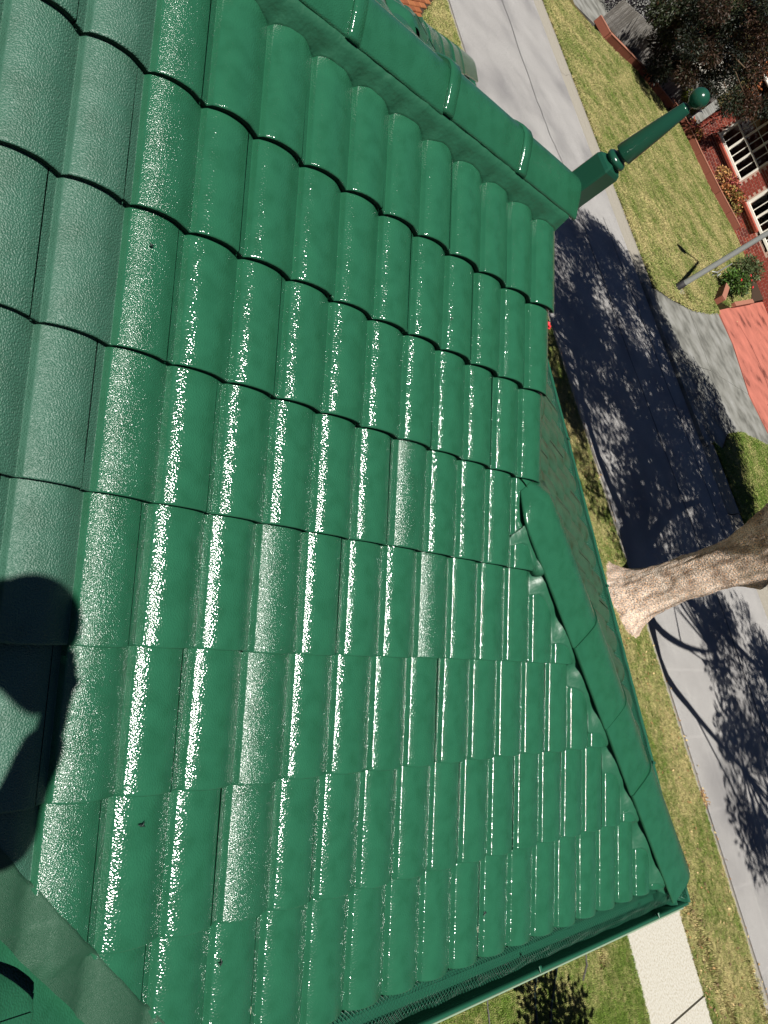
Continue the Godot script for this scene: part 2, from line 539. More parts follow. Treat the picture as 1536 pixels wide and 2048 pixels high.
func ground_and_road() -> void:
	structure(put("ground", slab(pv([-90, -140, 160, -140, 160, 120, -90, 120]), -0.3, -0.6), mats.soil), "bare earth under the street and the gardens", "ground")
	structure(put("road", slab(pv([9.86, -70, 14.88, -70, 14.88, 45, 9.86, 45]), -0.098, -0.25), mats.asphalt), "grey asphalt road lined with kerbs on both sides", "road")
	# long dark sealed cracks in the asphalt
	var cracks := [[12.72, -18.0, 12.66, -15.2, 12.60, -12.1, 12.66, -11.0, 12.86, -10.0, 12.74, -9.2, 12.70, -6.0, 12.78, -2.0, 12.7, 3.0], [14.05, -9.5, 14.1, -7.0, 14.2, -4.0, 14.25, -1.0]]
	for c in cracks:
		var st := begin()
		var prev := []
		for k in range(0, c.size() - 2, 2):
			for s in 12:
				var t := s / 12.0
				var x := lerpf(c[k], c[k + 2], t) + wob.get_noise_1d((k * 12 + s) * 0.05) * 0.05
				var z := lerpf(c[k + 1], c[k + 3], t)
				var w := 0.013 + wob.get_noise_1d((k * 12 + s) * 0.2 + 9.0) * 0.008
				var cur := [Vector3(x - w, -0.094, z), Vector3(x + w, -0.094, z)]
				if prev:
					face(st, [prev[0], prev[1], cur[1], cur[0]], Vector3(x, -9, z))
				prev = cur
		structure(put("road_crack", done(st), mats.tar), "thin dark sealed crack running along the " + ("middle of the road" if c == cracks[0] else "far lane of the road"), "crack")
	# kerbs: three-metre pieces with joints
	var near := thing("near_kerb", "pale concrete kerb and channel along the near side of the road", "kerb", Vector3(9.66, 0, 0))
	var far := thing("far_kerb", "pale concrete kerb and channel along the far side of the road", "kerb", Vector3(15.08, 0, 0))
	for z in range(-30, 15, 3):
		var jog := 0.5
		put("kerb_piece", kerb_mesh(z - 0.9 + 0.006, z + 2.1 - 0.006, 1.0), mats.kerb_concrete, near)
		if z < -9 or z >= -3:
			put("kerb_piece", kerb_mesh(z - 0.1 + 0.006 + jog, z + 2.9 - 0.006 + jog, -1.0), mats.kerb_concrete, far)
	put("kerb_piece", kerb_mesh(-9.59, -8.12, -1.0), mats.kerb_concrete, far)
	put("kerb_piece", kerb_mesh(-4.15, -2.62, -1.0), mats.kerb_concrete, far)
	for o in [near, far]:
		o.set_meta("kind", "structure")
	# verges and lawns
	var strip := pv([8.17, -40, 9.46, -40, 9.46, 30, 8.17, 30])
	structure(put("grass_verge", slab(strip, 0.0, -0.25), mats.soil), "dry worn earth of the near verge between path and kerb", "verge")
	var lawn := pv([-1.0, -9.6, -1.0, 30, 6.93, 30, 6.93, -9.9])
	structure(put("front_lawn", slab(lawn, 0.0, -0.25), mats.soil), "soil of the lawn beside the footpath under the gutter", "lawn")
	var near_up := pv([8.17, -40, 8.17, -9.0, 6.93, -9.0, 6.93, -40])
	structure(put("verge_soil", slab(near_up, -0.01, -0.25), mats.soil), "soil beside the brick paved driveway", "soil")
	var fl := pv([15.28, -40, 15.28, -8.1, 15.63, -8.18, 16.23, -8.22, 16.73, -8.29, 17.68, -8.47, 18.96, -8.90, 20.05, -9.34, 19.95, -9.8, 21.6, -10.15, 24.5, -11.5, 27.4, -14.4, 26.2, -17.0, 25.75, -19.9, 24.8, -20.15, 22.3, -20.35, 19.83, -19.85, 18.2, -19.9, 17.6, -40])
	structure(put("far_lawn", slab(fl, 0.0, -0.25), mats.soil), "soil of the sunny lawn across the road", "lawn")
	var tri_lawn := pv([15.28, -4.2, 15.73, -4.14, 16.6, -4.75, 17.6, -5.05, 20.2, -5.2, 22, -5.2, 22, 30, 15.28, 30])
	structure(put("corner_lawn", slab(tri_lawn, 0.0, -0.25), mats.soil), "soil of the lawn past the driveway apron", "lawn")
	var g1 := tuft_mesh(7, 0.042, 0.0030, 0.02)
	var g2 := tuft_mesh(8, 0.065, 0.0070, 0.05)
	grass("verge_grass", pv([8.13, -5.5, 9.50, -5.5, 9.50, 4.8, 8.13, 4.8]), 80000, g1, 1.0, 0.50, "patchy green and straw coloured grass of the near verge", [[8.35, 2.6, 0.22, 0.9], [8.45, 3.6, 0.2, 0.7], [8.3, 1.2, 0.12, 0.6], [8.6, 4.3, 0.15, 0.5], [9.4, 4.2, 0.2, 0.6], [8.75, -0.4, 0.25, 0.2]])
	grass("verge_grass", pv([9.02, -13.5, 9.46, -13.5, 9.46, -8.0, 7.4, -8.0, 7.4, -9.75, 8.30, -10.72, 8.98, -11.75]), 24000, g2, 0.8, 0.42, "short grass between the brick pavers and the kerb")
	grass("lawn_grass", pv([3.2, 2.4, 6.97, 2.4, 6.95, 5.4, 3.2, 5.4]), 90000, g1, 1.0, 0.10, "green lawn grass below the gutter beside the footpath", [[5.9, 2.75, 0.3, 0.1], [6.45, 3.15, 0.12, 0.3]])
	grass("verge_grass", pv([8.13, -9.0, 9.50, -9.0, 9.50, -5.5, 8.13, -5.5]), 16000, g2, 0.85, 0.48, "patchy grass of the near verge further along, up to the brick paving")
	grass("lawn_grass", pv([3.4, -9.4, 6.95, -9.4, 6.95, 2.4, 3.4, 2.4]), 60000, g2, 0.9, 0.2, "green lawn strip between the hip end of the house and the footpath")
	grass("lawn_grass", pv([-0.9, 2.5, 3.2, 2.5, 3.2, 5.4, 6.95, 5.4, 6.95, 9.0, -0.9, 9.0]), 70000, g2, 0.9, 0.2, "green lawn in front of the house, beyond the gutter")
	grass("far_lawn_grass", pv([15.28, -19.5, 15.28, -8.12, 15.63, -8.18, 16.23, -8.22, 16.73, -8.29, 17.68, -8.47, 18.96, -8.90, 20.05, -9.34, 19.95, -9.8, 21.6, -10.2, 24.5, -11.6, 27.3, -14.4, 26.1, -17.0, 25.7, -19.9, 24.8, -20.15, 22.3, -20.35, 19.83, -19.85, 18.3, -19.5]), 110000, g2, 1.0, 0.50, "short sunlit lawn across the road, green with straw patches", [[17.3, -9.0, 0.5, 0.35], [21.8, -11.5, 1.6, 0.5], [20.6, -19.9, 2.0, 0.3], [18.5, -19.2, 0.5, 0.5], [24.6, -19.9, 1.0, 0.3], [26.0, -17.5, 0.25, 1.4], [17.4, -8.75, 0.8, 0.16]])
	grass("corner_grass", pv([15.3, -4.2, 15.73, -4.1, 16.6, -4.7, 17.6, -5.0, 20.2, -5.15, 20.2, -1.5, 15.3, -1.5]), 26000, g2, 1.0, 0.12, "lush green grass at the corner past the driveway apron")
	# the footpath: slabs with open joints
	var path := thing("footpath", "pale concrete footpath leading away past the gutter corner", "footpath", Vector3(7.55, 0, 0))
	path.set_meta("kind", "structure")
	var zj := [-9.5, -8.0, -6.5, -5.0, -3.5, -2.0, -0.5, 1.0, 2.5, 3.94, 5.4, 6.9]
	for k in zj.size() - 1:
		var skew := 0.035
		var st := slab(pv([-0.62, zj[k] + 0.01 + skew, 0.62, zj[k] + 0.01 - skew, 0.62, zj[k + 1] - 0.01 - skew, -0.62, zj[k + 1] - 0.01 + skew]), 0.012, -0.2)
		put("path_slab", st, mats.path_concrete, path)
	var rough := begin()
	for z in range(0, 120):
		var zz := 2.4 + z * 0.025
		box(rough, Transform3D(Basis(Vector3.UP, rng.randf()), Vector3(-0.625 + rng.randf_range(-0.012, 0.008), -0.01, zz)), Vector3(0.03, 0.038, 0.032), 0.006)
	put("crumbled_edge", done(rough), mats.path_concrete, path).set_meta("kind", "stuff")
	# driveway across the road
	var apron := thing("driveway_apron", "grey stained concrete apron between the road and the red driveway", "driveway", Vector3(18, 0, -7))
	apron.set_meta("kind", "structure")
	var a1 := pv([14.90, -8.1, 15.28, -8.12, 15.63, -8.2, 16.23, -8.24, 16.73, -8.31, 17.45, -8.44, 17.25, -6.6, 14.90, -6.1])
	var a2 := pv([17.47, -8.45, 17.68, -8.49, 18.96, -8.92, 20.05, -9.36, 20.2, -8.4, 19.72, -6.7, 17.27, -6.59])
	var a3 := pv([14.90, -6.085, 17.24, -6.585, 19.70, -6.69, 20.15, -5.2, 17.6, -5.05, 16.6, -4.75, 15.73, -4.14, 14.90, -4.1])
	for a in [a1, a2, a3]:
		var shrunk := PackedVector2Array()
		var tops := -0.012
		for p in a:
			shrunk.append(p - Vector2(18, -7))
		put("apron_slab", slab(shrunk, tops - (0.012 if a == a2 else 0.014), -0.25), mats.apron_concrete, apron)
	var red := thing("red_driveway", "salmon red painted concrete driveway of the brick house", "driveway", Vector3(24, 0, -7))
	red.set_meta("kind", "structure")
	var arc := []
	for k in 13:
		var t := k / 12.0 * PI * 0.62 - 0.75
		arc.append(Vector2(20.5, -9.0) + Vector2(cos(t) * 1.75, sin(t) * 1.75 + 0.6))
	put("driveway_slab", slab(pv([-3.85, -2.46, -2.6, -3.05, 2.4, -5.35, 9, -8.2, 9, 3, -3.83, 1.8, -4.26, 0.3, -3.78, -1.4]), -0.008, -0.25), mats.red_concrete, red)
	var joint := begin()
	for k in arc.size() - 1:
		var a: Vector2 = arc[k] - Vector2(24, -7)
		var b: Vector2 = arc[k + 1] - Vector2(24, -7)
		var w := (b - a).orthogonal().normalized() * 0.013
		face(joint, [Vector3(a.x - w.x, -0.004, a.y - w.y), Vector3(b.x - w.x, -0.004, b.y - w.y), Vector3(b.x + w.x, -0.004, b.y + w.y), Vector3(a.x + w.x, -0.004, a.y + w.y)], Vector3(a.x, -9, a.y))
	put("curved_joint", done(joint), mats.brick_3, red)
	# the drive behind the fence, top of the picture
	structure(put("side_driveway", slab(pv([15.3, -40, 17.6, -40, 18.2, -19.95, 19.7, -20.30, 20.12, -20.32, 20.45, -21.32, 27.6, -21.77, 36, -21.92, 40, -40]), -0.004, -0.25), mats.apron_concrete), "pale concrete drive beyond the end of the timber fence", "driveway")
	structure(put("garden_bed", slab(pv([20.1, -20.3, 22.3, -20.5, 24.9, -20.3, 25.9, -20.1, 26.3, -17.0, 27.5, -14.5, 24.6, -11.62, 21.8, -10.25, 26.4, -12.4, 33.0, -15.3, 36, -16.5, 36, -21.9, 27.6, -21.75, 20.45, -21.3]), 0.05, -0.25), mats.bed_soil), "dark soil of the garden bed behind the terracotta wall", "garden bed")
	# brick paved drive on the near side, top of the picture
	var pavers := thing("brick_driveway", "rust coloured brick paving glimpsed past the far roof corner", "paving", Vector3(8.2, 0, -11.6))
	pavers.set_meta("kind", "structure")
	put("bedding", slab(pv([-1.6, -2.6, 0.98, -2.6, 0.80, -0.12, 0.12, 0.92, -0.7, 1.8, -1.6, 1.8]), 0.004, -0.2), mats.bed_soil, pavers)
	var pm := box_mesh(Vector3(0.225, 0.05, 0.108), 0.012)
	var rot := Basis(Vector3.UP, 0.62)
	for i in range(-9, 8):
		for j in range(-14, 16):
			var q: Vector3 = rot * Vector3(i * 0.236 + (0.118 if j % 2 else 0.0), 0.0, j * 0.119)
			var flat := Vector2(q.x, q.z)
			if not Geometry2D.is_point_in_polygon(flat, pv([-1.55, -2.5, 0.93, -2.5, 0.72, -0.16, 0.06, 0.84, -0.72, 1.7, -1.55, 1.7])):
				continue
			q.y = rng.randf_range(-0.002, 0.004)
			put("paver", pm, mats["paver_%d" % (rng.randi() % 3)], pavers, Transform3D(rot * Basis(Vector3.UP, rng.randf_range(-0.02, 0.02)), q))


# ------------------------------------------------------------------ the green roof

const PROFILE := [[0.0000, 0.00000], [0.0030, 0.00070], [0.0100, 0.00240], [0.0280, 0.00670], [0.0460, 0.01100], [0.0530, 0.01240], [0.0700, 0.01410], [0.1050, 0.01723], [0.1400, 0.02012], [0.1750, 0.02259], [0.2100, 0.02468], [0.2450, 0.02640], [0.2800, 0.02778], [0.3150, 0.02884], [0.3500, 0.02959], [0.3850, 0.03004], [0.4200, 0.03019], [0.5000, 0.02987], [0.5800, 0.02861], [0.6600, 0.02624], [0.7400, 0.02151], [0.8200, 0.01521], [0.8900, 0.00991], [0.9450, 0.00494], [0.9750, 0.00174], [0.9920, 0.00022], [0.9970, 0.00004], [1.0000, 0.00000]]


func prof(x: float) -> float:
	var t := fposmod(x / W, 1.0)
	for k in PROFILE.size() - 1:
		if t <= PROFILE[k + 1][0]:
			return lerpf(PROFILE[k][1], PROFILE[k + 1][1], (t - PROFILE[k][0]) / (PROFILE[k + 1][0] - PROFILE[k][0]))
	return 0.0


class Frame:
	var o: Vector3
	var ex: Vector3
	var ey: Vector3
	var en: Vector3
	func _init(at: Vector3, down: Vector3, out: Vector3) -> void:
		o = at
		ey = down
		en = out
		ex = out.cross(down)
	func at(x: float, y: float, h: float) -> Vector3:
		return o + ex * x + ey * y + en * h


func coat(fr_name: String, x: float, k: int) -> String:
	# how dry the paint is on this roll
	if fr_name != "main":
		return "thin_paint" if fr_name == "hip" else "wet_paint"
	var j := int(floor(x / W))
	if j <= 0:
		return "dry_paint"
	if j == 1 or (j == 4 and k >= 5 and k <= 7) or (j == 7 and k == 4) or (j == 8 and k == 5):
		return "tacky_paint"
	return "wet_paint"


func tile_mesh(fr_name: String, x0: float, x1: float, k: int, ytop: float, clip: Callable, sd: int) -> ArrayMesh:
	var xs := []
	xs.append(x0)
	var j0 := int(floor(x0 / W))
	for j in range(j0, j0 + 4):
		for p in PROFILE:
			var x: float = (j + p[0]) * W
			if x > x0 + 0.0015 and x < x1 - 0.0015 and (p[0] < 1.0):
				xs.append(x)
	xs.append(x1)
	var ybot := k * GA
	var bump := func(x: float, y: float) -> float:
		return wob.get_noise_2d(x * 0.9 + sd * 7.3, y * 0.55) * 0.0011
	var height := func(x: float, y: float) -> float:
		return prof(x) - NOSE + NOSE * (y - (k - 1) * GA) / GA + bump.call(x, y)
	# groups of columns by coat of paint
	var groups := {}
	for i in xs.size() - 1:
		var c := coat(fr_name, (xs[i] + xs[i + 1]) / 2.0, k)
		if not groups.has(c):
			groups[c] = []
		groups[c].append(i)
	var mesh := ArrayMesh.new()
	var rows := [0.0, 0.3, 0.65, 1.0]
	var nose_vs := PackedVector3Array()
	var nose_ns := PackedVector3Array()
	var nose_ids := PackedInt32Array()
	for c in groups:
		var vs := PackedVector3Array()
		var ns := PackedVector3Array()
		var ids := PackedInt32Array()
		for i in groups[c]:
			var xa: float = xs[i]
			var xb: float = xs[i + 1]
			var base := vs.size()
			var ok := true
			for x in [xa, xb]:
				var lim := Vector2(ytop, ybot)
				if clip.is_valid():
					var cl: Vector2 = clip.call(x)
					lim = Vector2(maxf(lim.x, cl.x), minf(lim.y, cl.y))
				if lim.y - lim.x < 0.008:
					ok = false
					lim.y = lim.x + 0.001
				for r in rows:
					var y := lerpf(lim.x, lim.y - 0.006, r)
					var h: float = height.call(x, y)
					var dx: float = (height.call(x + 0.0003, y) - height.call(x - 0.0003, y)) / 0.0006
					var dy: float = (height.call(x, y + 0.004) - height.call(x, y - 0.004)) / 0.008
					vs.append(Vector3(x - x0, h, y - ybot))
					ns.append(Vector3(-dx, 1.0, -dy).normalized())
				var hh: float = height.call(x, lim.y)
				var dxx: float = (prof(x + 0.0003) - prof(x - 0.0003)) / 0.0006
				var lump := wob.get_noise_2d(x * 16.0 + sd, k * 3.0) * 0.0022
				vs.append(Vector3(x - x0, hh - 0.0012, lim.y - ybot - 0.0018))
				ns.append(Vector3(-dxx, 1.0, 0.55).normalized())
				vs.append(Vector3(x - x0, hh - 0.0045, lim.y - ybot))
				ns.append(Vector3(-dxx * 0.4, 0.35, 1.0).normalized())
				vs.append(Vector3(x - x0, hh - 0.0045, lim.y - ybot))
				ns.append(Vector3(wob.get_noise_2d(x * 30.0, 4.0) * 0.5, 0.1, 1.0).normalized())
				vs.append(Vector3(x - x0, hh - NOSE + 0.0045 + lump, lim.y - ybot - 0.002 + lump))
				ns.append(Vector3(wob.get_noise_2d(x * 30.0, 8.0) * 0.7, -0.25, 1.0).normalized())
			if not ok:
				vs.resize(base)
				ns.resize(base)
				continue
			for r in [0, 1, 2, 3, 4]:
				var a: int = base + r
				var b: int = base + 8 + r
				ids.append_array([a, b, b + 1, a, b + 1, a + 1])
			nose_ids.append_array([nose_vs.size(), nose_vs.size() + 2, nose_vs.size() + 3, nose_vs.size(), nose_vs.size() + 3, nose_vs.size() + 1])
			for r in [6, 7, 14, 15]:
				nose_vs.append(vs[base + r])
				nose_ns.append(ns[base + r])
		if ids.is_empty():
			continue
		var arr := []
		arr.resize(Mesh.ARRAY_MAX)
		arr[Mesh.ARRAY_VERTEX] = vs
		arr[Mesh.ARRAY_NORMAL] = ns
		arr[Mesh.ARRAY_INDEX] = ids
		mesh.add_surface_from_arrays(Mesh.PRIMITIVE_TRIANGLES, arr)
		mesh.surface_set_material(mesh.get_surface_count() - 1, mats[c])
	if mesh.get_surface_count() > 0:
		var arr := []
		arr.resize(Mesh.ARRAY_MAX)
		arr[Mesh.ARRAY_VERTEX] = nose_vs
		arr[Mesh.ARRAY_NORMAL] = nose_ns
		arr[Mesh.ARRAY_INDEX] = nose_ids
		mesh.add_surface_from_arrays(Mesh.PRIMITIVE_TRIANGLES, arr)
		mesh.surface_set_material(mesh.get_surface_count() - 1, mats.raw_concrete if fr_name == "hip" else mats.shaded_gritty_nose)
	return mesh


func lay_tiles(fr: Frame, fr_name: String, xmin: float, xmax: float, k0: int, k1: int, top: float, clip: Callable, odd := 0.84) -> void:
	var shared := {}
	for k in range(k0, k1 + 1):
		var ytop := maxf(top, (k - 1) * GA - 0.06)
		var start: float = odd + (1.0 if k % 2 else 0.0) - 2.0 * ceil((xmax - xmin) / W)
		var j = start
		while j * W < xmax:
			var a := maxf(j * W, xmin) + 0.0011
			var b := minf((j + 2.0) * W, xmax) - 0.0011
			j += 2.0
			if b - a < 0.02:
				continue
			var whole := b - a > 0.29
			var whole_y := (k - 1) * GA - 0.06 >= top
			if clip.is_valid():
				for x in [a, (a + b) / 2.0, b]:
					var c: Vector2 = clip.call(x)
					if c.x > (k - 1) * GA - 0.06 or c.y < k * GA - 0.001:
						whole_y = false
			var mesh: ArrayMesh
			var key := "%s %d %d" % [coat(fr_name, a + 0.02, k) + coat(fr_name, b - 0.02, k) + coat(fr_name, (a + b) / 2.0, k), k % 2, rng.randi() % 4]
			var raised := (k) * GA
			if whole and whole_y and shared.has(key):
				mesh = shared[key]
			else:
				mesh = tile_mesh(fr_name, a, b, k, ytop, clip, rng.randi() % 900)
				if whole and whole_y:
					shared[key] = mesh
			if mesh.get_surface_count() == 0:
				continue
			var tilt := Basis(fr.ex, fr.en, fr.ey) * Basis.from_euler(Vector3(rng.randf_range(-0.003, 0.003), rng.randf_range(-0.0025, 0.0025), rng.randf_range(-0.004, 0.004)))
			put("roof_tile", mesh, null, house, Transform3D(tilt, fr.at(a, raised + rng.randf_range(-0.0025, 0.0025), rng.randf_range(-0.0008, 0.0012))))


func hip_x(y: float) -> float:
	return 0.817 + y * cos(TH)


func no_clip(_x: float) -> Vector2:
	return Vector2(-9.0, 9.0)


func main_clip(x: float) -> Vector2:
	# between hip (right) and valley (left)
	var lo := -9.0
	if x > 1.60:
		lo = (x - 0.817) / cos(TH) - 0.05
		if x < 1.774:
			lo = -9.0
	var hi := 9.0
	# valley edge: through (0.078, 1.955), (0.307, 2.189), (0.448, 2.338)
	if x < 0.6:
		hi = 1.955 + (x - 0.078) * 1.03 + 0.02
	return Vector2(lo, hi)


func cap_ring(prof_pts: Array, at: Vector3, side: Vector3, up: Vector3, scale := 1.0, lift := 0.0) -> Array:
	var ring := []
	for p in prof_pts:
		ring.append(at + side * p[0] * scale + up * (p[1] * scale + lift))
	return ring


const CAP := [[-0.124, -0.028], [-0.128, -0.020], [-0.124, -0.012], [-0.060, 0.026], [-0.028, 0.042], [-0.012, 0.047], [0.012, 0.047], [0.028, 0.042], [0.060, 0.026], [0.124, -0.012], [0.128, -0.020], [0.124, -0.028]]


func caps(called: String, a: Vector3, b: Vector3, ends: Array, up_hint: Vector3, collar: float, m: Material, flat := 1.0) -> void:
	# a run of caps from a to b, cut at the given distances
	var d := (b - a).normalized()
	var side := up_hint.cross(d).normalized()
	var up := d.cross(side) * flat
	if flat < 1.0:
		side *= 1.12
	for k in ends.size() - 1:
		var st := begin()
		var s0: float = ends[k]
		var s1: float = ends[k + 1]
		var jig := side * rng.randf_range(-0.003, 0.003) + up * rng.randf_range(-0.001, 0.002)
		var rings := []
		var stations := [[0.0, 1.01, 0.003], [0.5, 1.0, 0.001], [1.0, 0.985, -0.002]]
		if collar == 0.0 and k == 0:
			stations = [[-0.16, 0.35, -0.030], [-0.10, 0.66, -0.014], [-0.03, 0.92, -0.002], [0.06, 1.0, 0.001], [0.5, 1.0, 0.001], [1.0, 0.985, -0.002]]
		if collar > 0.0:
			var w := collar / (s1 - s0)
			stations = [[-0.1 * w, 1.01, 0.004], [0.0, 1.035, 0.0085], [0.12 * w, 1.04, 0.0095], [0.9 * w, 1.04, 0.0095], [1.06 * w, 1.0, 0.001], [1.2 * w, 1.0, 0.0], [0.6, 1.0, 0.0], [0.99, 1.0, -0.001], [1.01, 0.99, -0.004]]
		for q in stations:
			rings.append(cap_ring(CAP, a + d * lerpf(s0, s1, q[0]) + jig, side, up, q[1], q[2]))
		for r in rings:
			r.reverse()
		loft(st, rings, false, true)
		put(called, done(st), m, house)


func mortar_strip(called: String, fr: Frame, pts: Array, m: Material, flip := false) -> void:
	# pts: [x, y of the top edge, height of the top edge, dx, dy] per column: from the cap's edge down to the tiles, filling the valleys between the rolls
	var st := begin()
	var rings := []
	for q in pts:
		var x: float = q[0]
		var y: float = q[1]
		var ring := []
		var dir := Vector2(q[3], q[4])
		for s in [-0.5, 0.0, 0.33, 0.66, 0.9, 1.0, 1.04]:
			var px = x + dir.x * s
			var py = y + dir.y * s
			var k := maxf(1.0, floorf(py / GA) + 1.0)
			var surf = prof(px) - NOSE + NOSE * (py - (k - 1.0) * GA) / GA
			var h := lerpf(q[2], surf + 0.003, clampf(s, 0.0, 1.0))
			h = maxf(h, surf + (0.002 if s < 1.0 else 0.0)) + wob.get_noise_2d(px * 3.0, py * 3.0) * 0.003
			if s > 1.0:
				h = surf - 0.006
			ring.append(fr.at(px, py, h))
		if flip:
			ring.reverse()
		rings.append(ring)
	loft(st, rings, false, false)
	put(called, done(st), m, house)


func hip_line(fr: Frame, a: Vector3, b: Vector3) -> Vector2:
	# the hip from a to b in a slope's own coordinates: x = m * y + q
	var ya := (a - fr.o).dot(fr.ey)
	var yb := (b - fr.o).dot(fr.ey)
	var xa := (a - fr.o).dot(fr.ex)
	var xb := (b - fr.o).dot(fr.ex)
	var m := (xb - xa) / (yb - ya)
	return Vector2(m, xa - m * ya)


func make_house() -> void:
	house = thing("green_roof_house", "house whose tile roof is freshly painted glossy green, filling the view", "house", Vector3.ZERO)
	var s := sin(TH)
	var c := cos(TH)
	var main := Frame.new(Vector3(0, G, 0), Vector3(0, -s, c), Vector3(0, c, s))
	var apex := main.at(0, -0.165, 0)
	var tb := 0.312                    # the far slope is flatter
	var back_down := Vector3(0, -sin(tb), -cos(tb))
	var back := Frame.new(apex + back_down * 0.165, back_down, Vector3(0, cos(tb), -sin(tb)))
	var yaw := 0.087                   # the hip end's gutter runs a little askew
	var tp := 0.365
	var away := Vector3(cos(yaw), 0, sin(yaw))
	var hip_down := away * cos(tp) - Vector3.UP * sin(tp)
	var hip := Frame.new(Vector3(3.085, G - 0.957, 2.31) - hip_down * 2.495, hip_down, away * sin(tp) + Vector3.UP * cos(tp))
	# the two hips, from the gable's foot to the corners of the eaves
	var h_top := main.at(1.79, 1.04, 0)
	var h_end := main.at(3.115, 2.487, 0)
	var b_top := Vector3(1.79, G - 0.394, -1.567)
	var b_end := Vector3(3.60, G - 0.945, -3.25)
	var hm := hip_line(main, h_top, h_end)
	var hb := hip_line(back, b_top, b_end)
	var ha := hip_line(hip, h_top, h_end)
	var hc := hip_line(hip, b_top, b_end)
	lay_tiles(main, "main", -0.56, 1.774, 1, 3, -0.12, main_clip)
	lay_tiles(main, "main", -0.56, 3.3, 4, 8, -0.12, main_clip)
	# the far slope: its x runs the other way
	var back_clip := func(x: float) -> Vector2: return Vector2(-9.0 if -x < 1.774 else (x - hb.y) / hb.x - 0.05, 9.0)
	lay_tiles(back, "back", -1.774, 0.9, 1, 4, -0.12, no_clip)
	lay_tiles(back, "back", -3.75, 0.9, 5, 10, -0.12, back_clip)
	# the hip end, from the gable's foot down to the gutter
	var hip_clip := func(x: float) -> Vector2: return Vector2(maxf((x - ha.y) / ha.x, (x - hc.y) / hc.x) - 0.04, 9.0)
	lay_tiles(hip, "hip", -0.1, 5.75, 3, 8, 0.80, hip_clip, 0.5)
	# underlay below every slope
	var under := begin()
	for q in [[main.at(-0.56, -0.16, -0.05), main.at(1.76, -0.16, -0.05), main.at(1.76, 1.0, -0.05), main.at(3.03, 2.43, -0.05), main.at(0.50, 2.43, -0.05), main.at(-0.56, 1.3, -0.05)], [back.at(0.9, -0.16, -0.05), back.at(0.9, 3.05, -0.05), back.at(hb.x * 3.0 + hb.y + 0.05, 3.0, -0.05), back.at(-1.76, 1.25, -0.05), back.at(-1.76, -0.16, -0.05)], [hip.at(ha.x * 2.43 + ha.y, 2.43, -0.05), hip.at(hc.x * 2.43 + hc.y, 2.43, -0.05), hip.at(hc.x * 0.9 + hc.y, 0.9, -0.05), hip.at(ha.x * 0.9 + ha.y, 0.9, -0.05)]]:
		face(under, q, Vector3(0.5, 0, 0))
	put("underlay", done(under), mats.underlay, house)
	# ridge caps with collars
	var ra := Vector3(-0.6, apex.y + 0.027, apex.z)
	var rb := Vector3(1.80, apex.y + 0.027, apex.z)
	caps("ridge_cap", ra, rb, [0.0, 0.41, 0.82, 1.245, 1.64, 2.03, 2.405], Vector3.UP, 0.040, mats.wet_paint)
	# pointing below the caps on both slopes
	for fr in [main, back]:
		var pts := []
		var x0 := -0.6 if fr == main else -1.80
		for k in 241:
			var x := x0 + k * 0.01
			if x > (1.772 if fr == main else 0.9):
				break
			var deep := maxf(0.0, 1.0 - prof(x) / 0.0278)
			pts.append([x, -0.040, 0.050, 0.0, 0.034 + 0.010 * deep + 0.006 * wob.get_noise_1d(x * 2.0)])
		mortar_strip("pointing", fr, pts, mats.painted_mortar, fr == main)
	# hips: line on the roof, lifted to the caps' seat
	var lift := Vector3(0, 0.024, 0)
	var h0 := h_top + lift - (h_end - h_top).normalized() * 0.03
	var h1 := h_end + lift
	var outward := (main.en + hip.en).normalized()
	var run := (h1 - h0).length()
	caps("hip_cap", h0, h1, [0.0, run * 0.27, run * 0.475, run * 0.66, run], outward, 0.0, mats.wet_paint, 0.85)
	var pts2 := []
	for k in 90:
		var y := 1.07 + k * 0.0161
		var xx := hm.x * y + hm.y - 0.112
		var deep := maxf(0.0, 1.0 - prof(xx - 0.07) / 0.0278)
		var wide := 0.072 + 0.055 * pow(deep, 1.2) + 0.012 * wob.get_noise_1d(y * 2.0)
		pts2.append([xx, y, 0.042, -wide * 0.62, wide * 0.66])
	mortar_strip("pointing", main, pts2, mats.painted_mortar, true)
	var pts3 := []
	for k in 86:
		var y := 1.03 + k * 0.0173
		pts3.append([ha.x * y + ha.y + 0.10, y, 0.045, 0.03, 0.04])
	mortar_strip("pointing", hip, pts3, mats.painted_mortar, false)
	# a lump of mortar where the verge, the hip and the gable's foot meet
	put("pointing", blob([[main.at(1.735, 0.985, 0.004), main.at(1.79, 1.06, 0.012), 0.026, 0.036], [main.at(1.71, 1.00, 0.008), main.at(1.80, 1.23, 0.012), 0.024, 0.034]], 0.009, 0.03), mats.painted_mortar, house)
	# far hip
	caps("hip_cap", b_top + lift, b_end + lift, [0.0, 0.43, 0.86, 1.28, 1.70, (b_end - b_top).length()], (back.en + hip.en).normalized(), 0.0, mats.wet_paint, 0.85)
	gable_and_walls(main, back)
	finial(apex)
	gutters(main, hip, away)
	valley(main)


